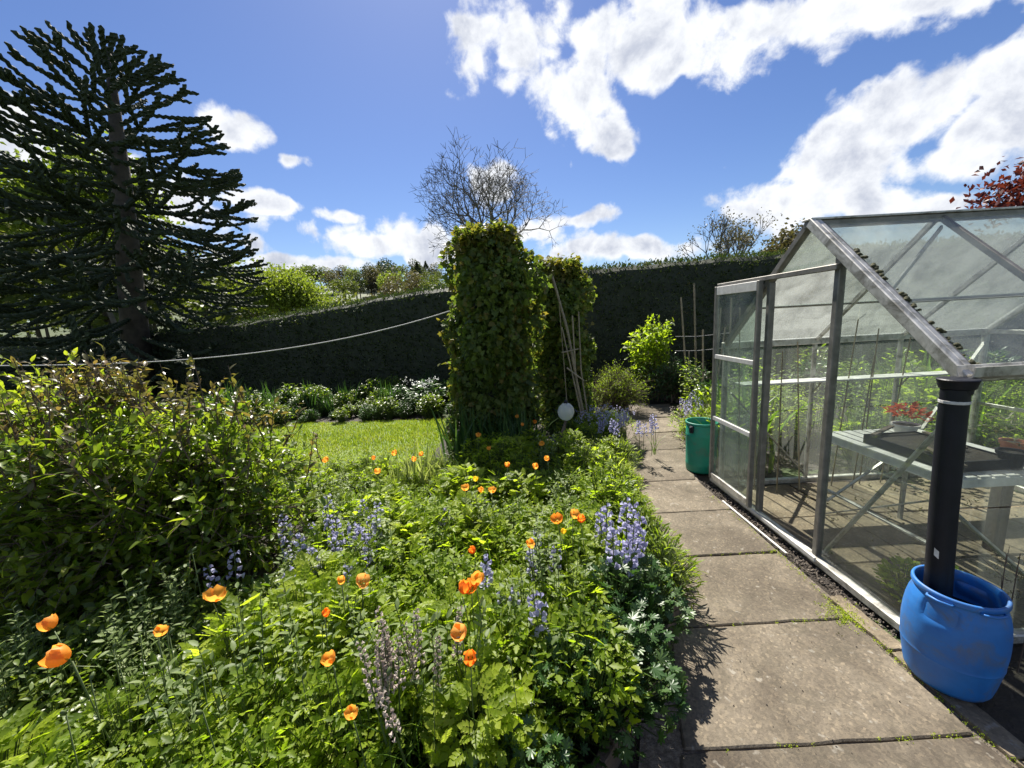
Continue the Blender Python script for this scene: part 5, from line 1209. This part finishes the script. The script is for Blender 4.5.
border(22, (-.5, 1.2), (5.3, 8.5), [(BROAD, L_shrub, 'border_plant'), (FINE, L_bed1, 'border_plant'), (DARK, L_dark, 'border_plant')], 'plants round the foot of the ivy', 'leafy plant growing round the foot of the ivy covered posts', (1.0, 1.5))
border(26, (.3, 1.7), (4.4, 6.2), [(FINE, L_bed1, 'border_plant'), (FINE, L_dark, 'border_plant'), (GEUM, L_bed1, 'border_plant')], 'plants at the far end of the flower bed', 'low bushy plant beside the far end of the path', (.7, 1.0), avoid=lambda x, y: x > edge_x(y) - .12)
border(26, (2.3, 4.2), (4.3, 6.2), [(FINE, L_bed1, 'border_plant'), (GEUM, L_bed2, 'border_plant'), (BROAD, L_bed1, 'border_plant')], 'plants behind the green barrel', 'leafy plant in the border behind the green barrel', (.9, 1.4), avoid=lambda x, y: x < 2.25 + .4 * (y - 4.2))
border(52, (2.2, 6.5), (3.75, 5.6), [(POPF, L_bed2, 'weed'), (STEMMY, L_silver, 'weed'), (IRIS, L_strap, 'weed'), (FINE, L_bed1, 'weed'), (STEMMY, L_bed1, 'weed')], 'plants behind the greenhouse', 'tall fresh green plant seen through the greenhouse glass', (1.1, 1.9), avoid=lambda x, y: x < 2.35)
border(36, (4.7, 6.8), (1.2, 3.9), [(POPF, L_bed2, 'weed'), (STEMMY, L_bed1, 'weed'), (GEUM, L_dark, 'weed')], 'plants beyond the end wall', 'leafy plant growing beyond the greenhouse end wall', (1.1, 2.0))
border(24, (2.8, 9), (5.8, 9.2), [(BROAD, L_dark, 'border_plant'), (BROAD, L_shrub, 'border_plant'), (DARK, L_dark, 'border_plant')], 'plants under the hedge behind the greenhouse', 'dark leafy plant under the hedge behind the canes', (1.2, 1.9), avoid=lambda x, y: False)
# pale strap leaved tuft by the lawn, iris leaves round the ivy foot
for x, y, s in ((-1.0, 3.65, 1.15), (-.85, 3.8, 1.0), (-1.15, 3.5, .9)):
    me = COPIES.setdefault('pale', IRIS[0].copy()); me.materials.clear(); me.materials.append(L_pale)
    place('variegated_grass', me, L_pale, None, None, (x, y, .05), rq.uniform(0, 6), s * .85, 'pale variegated strap leaf tuft at the lawn edge behind the poppies', 'plant', 'pale strap leaf tufts')
for k in range(12):
    x, y = rq.uniform(-.75, .5), rq.uniform(4.1, 4.55)
    place('iris_plant', IRIS[k % 2], L_strap, None, None, (x, y, .05), rq.uniform(0, 6), rq.uniform(.9, 1.25), 'upright strap leaves of an iris at the foot of the tall ivy column', 'plant', 'iris leaves before the ivy column')
# white flowered plant in the border
def dots(name, P, size, mat, parent, seed):
    r = np.random.default_rng(seed); n = len(P) * 7; p = np.repeat(np.array(P), 7, 0) + r.normal(0, size * .8, (n, 3)); v, f, q = scatter(leaf_quad(.8), p, frames(rand_dirs(n, r), rand_dirs(n, r)), size * r.uniform(.7, 1.3, n), r.random(n)); return add(name, mesh_np(name, v, f, q), mat, parent, kind='stuff')
wf = empty('white_flowered_plant', (-1.75, 7.7, 0)); tag(wf, 'dark leaved plant with arching sprays of white flowers in the border', 'plant')
add('foliage', BROAD[0][0].copy(), None, wf).scale = (1.8, 1.8, 1.3); wf.children[0].data.materials.clear(); wf.children[0].data.materials.append(L_dark)
P_ = []
for k in range(7):
    a = rq.uniform(0, 6.28); l = rq.uniform(.25, .5)
    for t in np.linspace(.2, 1, 5): P_.append((math.cos(a) * l * t, -.15 + math.sin(a) * l * t * .6, .45 + .45 * t - .25 * t * t))
dots('flowers', P_[::2], .03, L_whitef, wf, 601)
# mauve flowered cushion plants behind the green barrel and by the far path
for i, (x, y) in enumerate(((2.35, 4.75), (2.6, 5.0), (2.45, 5.25), (2.8, 5.3), (1.2, 4.9), (1.45, 5.2), (1.25, 5.45), (1.0, 5.2))):
    rt = empty('mauve_cushion', (x, y, 0)); tag(rt, ('mauve flowered bushy plant spilling round the green barrel' if x > 2 else 'lilac flowered bushy plant at the far bend of the path'), 'plant', 'mauve flowered plants by the green barrel' if x > 2 else 'lilac flowered plants at the path bend')
    o = add('foliage', FINE[i % 2][0], None, rt); o.scale = (1.3, 1.3, 1.15); o['kind'] = 'stuff'
    dots('flowers', [(rq.gauss(0, .13), rq.gauss(0, .13), .36 + rq.uniform(-.07, .08)) for _ in range(26)], .02, L_blue if x < 2 else L_mauve, rt, 620 + i)
# red leaved plant in its dish, seedlings
rd = add('red_leaved_plant', clump(70, .1, .17, SIM, .06, 640)[0], None, None, (2.86, 2.70, .82)); rd.data.materials.append(petalmat('red_leaf', G(.5, .07, .03), G(.6, .14, .05))); tag(rd, 'small orange red leaved plant in a dish on the slatted bench', 'plant')
sd = clump(60, .12, .1, SIM, .035, 641)[0]; sd.materials.append(L_bed1)
for i, (x, y, z) in enumerate(((3.35, 2.1, .76), (3.5, 2.05, .76), (3.66, 2.12, .76), (3.82, 2.08, .76), (3.95, 2.12, .76))):
    tag(add('seedling', sd, None, None, (x, y, z), (0, 0, i)), 'green seedling growing in the long black tray', 'seedling', 'seedlings in the long tray')
for i, (x, y, s) in enumerate(((2.16, 1.95, .6), (2.25, 1.84, .7), (2.14, 1.80, .5))):
    place('weed', POPF[i][0], L_bed2, POPF[i][1], M_stem, (x, y, .0), i * 2., s, 'green weed growing on the greenhouse floor behind the near gable glass', 'plant', 'weeds on the greenhouse floor')
# dry brown weed stems between barrel and wall glass
for i in range(7):
    x, y = 2.15 + .08 * i + rq.uniform(-.03, .03), 1.55 + rq.uniform(-.03, .05); h = rq.uniform(.45, .7); rt = empty('dry_weed', (x, y, -.02)); tag(rt, 'dry brown seed stalk standing beside the blue barrel against the glass', 'plant', 'dry stalks beside the blue barrel'); m = MB(); m.tube([(0, 0, 0), (.02, 0, h * .6), (rq.uniform(-.04, .04), 0, h)], [.003, .0025, .0015], 4)
    for k in range(4): z = h * rq.uniform(.5, .9); m.tube([(.015, 0, z), (rq.uniform(-.09, .09), rq.uniform(-.03, .03), z + rq.uniform(.04, .1))], [.0015, .001], 3)
    m.build('stem', M_brownstem, rt); dots('seed_heads', [(rq.uniform(-.06, .06), 0, h * rq.uniform(.6, 1)) for _ in range(6)], .008, L_farbrown, rt, 700 + i)
# moss and small weeds in the joints along the path edge
jm = []
for k in range(190):
    yy = rq.uniform(.9, 3.4); jm.append((1.80 + .02 * min(1, max(0, (yy - 1.3) / 1.2)) + rq.gauss(0, .012), yy, .004))
for yj in (1.27, 1.88, 2.5):
    for k in range(22): jm.append((rq.uniform(.7, 1.8) if rq.random() < .4 else 1.8 - abs(rq.gauss(0, .16)), yj + rq.gauss(0, .005), .003))
for k in range(160): jm.append((1.8 + rq.gauss(0, .05), 1.9 + rq.gauss(0, .05), .006))
o = dots('joint_moss', jm, .0065, L_bed2, None, 720); tag(o, 'tiny moss and weeds growing in the joints of the path', 'moss')

# ================================================================== CANES, LINE, ORNAMENT
def cane(pts, r, label, group, name='bamboo_cane'):
    b = Vector(pts[0]); m = MB(); P = [Vector(p) for p in pts]; q = []; R_ = []
    n = 14
    for k in range(n + 1):
        t = k / n * (len(P) - 1); i = min(len(P) - 2, int(t)); p = P[i].lerp(P[i + 1], t - i); q.append(p - b); R_.append(r * (1.0 - .25 * k / n) * (1.18 if k % 3 == 1 else 1))
    o = m.tube(q, R_, 7).build(name, M_cane, loc=tuple(b)); tag(o, label, 'cane', group); return o
WG = 'canes leaning together before the ivy post'; WL = 'thin bamboo cane leaning on the ivy post behind the flower bed'
tag(cane([(1.05, 5.3, 0), (.92, 5.3, .75), (.80, 5.3, 1.55), (.62, 5.32, 2.28)], .020, 'thick grey cane leaning steeply against the ivy post', WG), None)
cane([(1.0, 5.33, 0), (.9, 5.34, .9), (.88, 5.36, 1.75)], .013, WL, WG); cane([(1.1, 5.36, 0), (.98, 5.36, 1.0), (.97, 5.38, 1.8)], .011, WL, WG); cane([(1.02, 5.26, 0), (.85, 5.26, .9), (.72, 5.28, 1.6)], .011, WL, WG); cane([(.78, 5.3, .02), (.74, 5.3, 1.0), (.7, 5.33, 1.9)], .007, WL, WG)
cane([(.70, 5.24, 1.26), (.93, 5.22, 1.30)], .010, 'short pale stick tied across the leaning canes, upper one', WG, 'cross_stick'); cane([(.76, 5.22, 1.05), (.99, 5.2, .86)], .011, 'short pale stick tied slantwise across the leaning canes', WG, 'cross_stick')
CG = 'bean canes standing before the hedge'; CL = 'upright bamboo bean cane standing before the dark hedge'
for a, b, r_ in (((3.27, 7.0, 0), (3.1, 7.0, 1.97), .016), ((3.43, 7.0, 0), (3.33, 7.0, 2.2), .017), ((3.55, 7.0, 0), (3.51, 7.0, 1.37), .018), ((3.2, 6.9, 0), (3.22, 6.9, 1.0), .012), ((3.7, 6.9, 0), (3.86, 6.9, 1.4), .014), ((3.6, 6.7, 0), (3.66, 6.7, 1.75), .014), ((3.78, 6.6, 0), (3.78, 6.6, 1.9), .015), ((3.05, 7.2, 0), (3.0, 7.2, .7), .012)):
    cane([a, b], r_, CL, CG)
for z in (1.02, 1.28):
    o = MB().tube([(3.0, 6.98, z), (3.4, 6.98, z - .02), (4.0, 6.9, z + .02)], .003, 5).build('garden_string', M_rope, loc=(0, 0, 0)); tag(o, 'garden string tied across the bean canes, ' + ('lower' if z < 1.1 else 'upper') + ' one', 'string')
# clothes line
LP_ = [(-8.5, 5.0, 1.62), (-6.6, 5, 1.51), (-5.3, 5, 1.463), (-4.2, 5, 1.465), (-3.1, 5, 1.505), (-1.92, 5, 1.65), (-1.3, 5, 1.765), (-.74, 5, 1.89)]
t_ = np.linspace(0, 1, 60); LPn = np.array(LP_); cs = np.linspace(0, 1, len(LP_)); cx_ = [np.polyval(np.polyfit(LPn[:, 0], LPn[:, 2], 3), x) for x in np.linspace(-8.5, -.74, 60)]
o = MB().tube([(x, 5.0, z) for x, z in zip(np.linspace(-8.5, -.74, 60), cx_)], .0065, 6).build('clothes_line', M_rope); tag(o, 'thin pale clothes line sagging from the ivy column across the garden', 'clothes line')
po = empty('line_post', (-8.5, 5.0, 0)); tag(po, 'grey metal post holding the end of the clothes line', 'post'); MB().tube([(0, 0, -.02), (0, 0, 1.75)], .03, 12).build('pole', M_alu, po); MB().tube([(-.05, 0, 1.63), (.05, 0, 1.63)], .012, 8).build('hook', M_aludark, po)
# glass globe ornament on a dark stalk
og = empty('globe_ornament', (.47, 4.0, .03)); tag(og, 'pale ribbed glass globe ornament on a dark stalk before the canes', 'ornament'); V = []; na, nz = 24, 12
for j in range(nz + 1):
    th = PI * j / nz
    for i in range(na):
        a = 2 * PI * i / na; r_ = .088 * math.sin(th) * (1 - .07 * abs(math.sin(a * 4))) + .0005; V.append((r_ * math.cos(a) + .09, r_ * math.sin(a), .71 + .098 * math.cos(th)))
add('globe', mesh_np('globe', np.array(V), np.array([(j * na + i, j * na + (i + 1) % na, (j + 1) * na + (i + 1) % na, (j + 1) * na + i) for j in range(nz) for i in range(na)]), smooth=True), M_orn, og)
MB().tube([(-.02, 0, 0), (-.01, 0, .3), (.05, 0, .48), (.085, 0, .62)], [.012, .013, .022, .012], 8).build('stalk', M_wood, og, smooth=True); MB().lathe([(.001, 0), (.02, .0), (.022, .02), (.012, .04), (.001, .045)], 12, (.09, 0, .795)).build('cap', M_black, og)
lf = leaf_simple(.3); o = add('metal_leaf', mesh_np('metal_leaf', lf[0] * .16, lf[1], smooth=True), M_black, og, (.0, -.01, .33), (.9, .0, 1.1))
# clutter in the greenhouse: split canes, crocks and dead leaves
rc = random.Random(31)
for k in range(5):
    x, y = rc.uniform(2.45, 3.0), rc.uniform(2.0, 2.75)
    o = MB().bar((-.16, 0, 0), (.16, .02, .004), .03, .012).build('wooden_offcut', M_wood, loc=(x, y, .766 + .068 * (2.43 < x < 2.82 and 2.0 < y < 2.6)), ); o.rotation_euler = (0, 0, rc.uniform(0, 3)); tag(o, 'grey wooden offcut lying on the slatted bench', 'offcut', 'offcuts on the slatted bench')
P_ = [(rc.uniform(2.1, 4.3), rc.uniform(1.8, 3.45), .02) for _ in range(90)]
o = dots('leaf_litter', P_, .018, L_farbrown, None, 801); tag(o, 'dead leaves scattered on the greenhouse floor', 'leaf litter', kind='stuff')
P_ = [(rc.uniform(.95, 1.8), rc.uniform(.9, 4.5), .008) for _ in range(7)]
o = dots('fallen_leaf', P_, .009, L_farbrown, None, 802); tag(o, 'small dead leaf fragments lying on the path slabs', 'leaf litter', kind='stuff')
db = add('dried_plant', clump(120, .16, .28, NAR, .05, 660)[0], None, None, (2.78, 2.02, .85)); db.data.materials.append(L_farbrown); tag(db, 'dried brown plant in the small black pot on the bench', 'plant')
# thin canes and a string shelf along the far greenhouse wall
for k in range(9):
    x = 2.12 + .17 * k + rc.uniform(-.05, .05); h = rc.uniform(1.15, 1.75)
    cane([(x, 3.40 + rc.uniform(-.05, .05), .015), (x + rc.uniform(-.12, .12), 3.36, h)], .006, 'thin cane standing inside the greenhouse against the far wall', 'canes inside the greenhouse')
sh = empty('hanging_shelf', (2.06, 3.3, 1.05)); tag(sh, 'narrow white shelf along the far greenhouse wall', 'shelf'); MB().bar((2.06, 3.42, 1.05), (4.38, 3.42, 1.05), .16, .014).build('board', M_white, sh, org=sh.location)
for x in (2.83, 3.63): MB().bar((x, 3.44, 1.04), (x, 3.53, .92), .012, .012).build('bracket', M_alu, sh, org=sh.location)
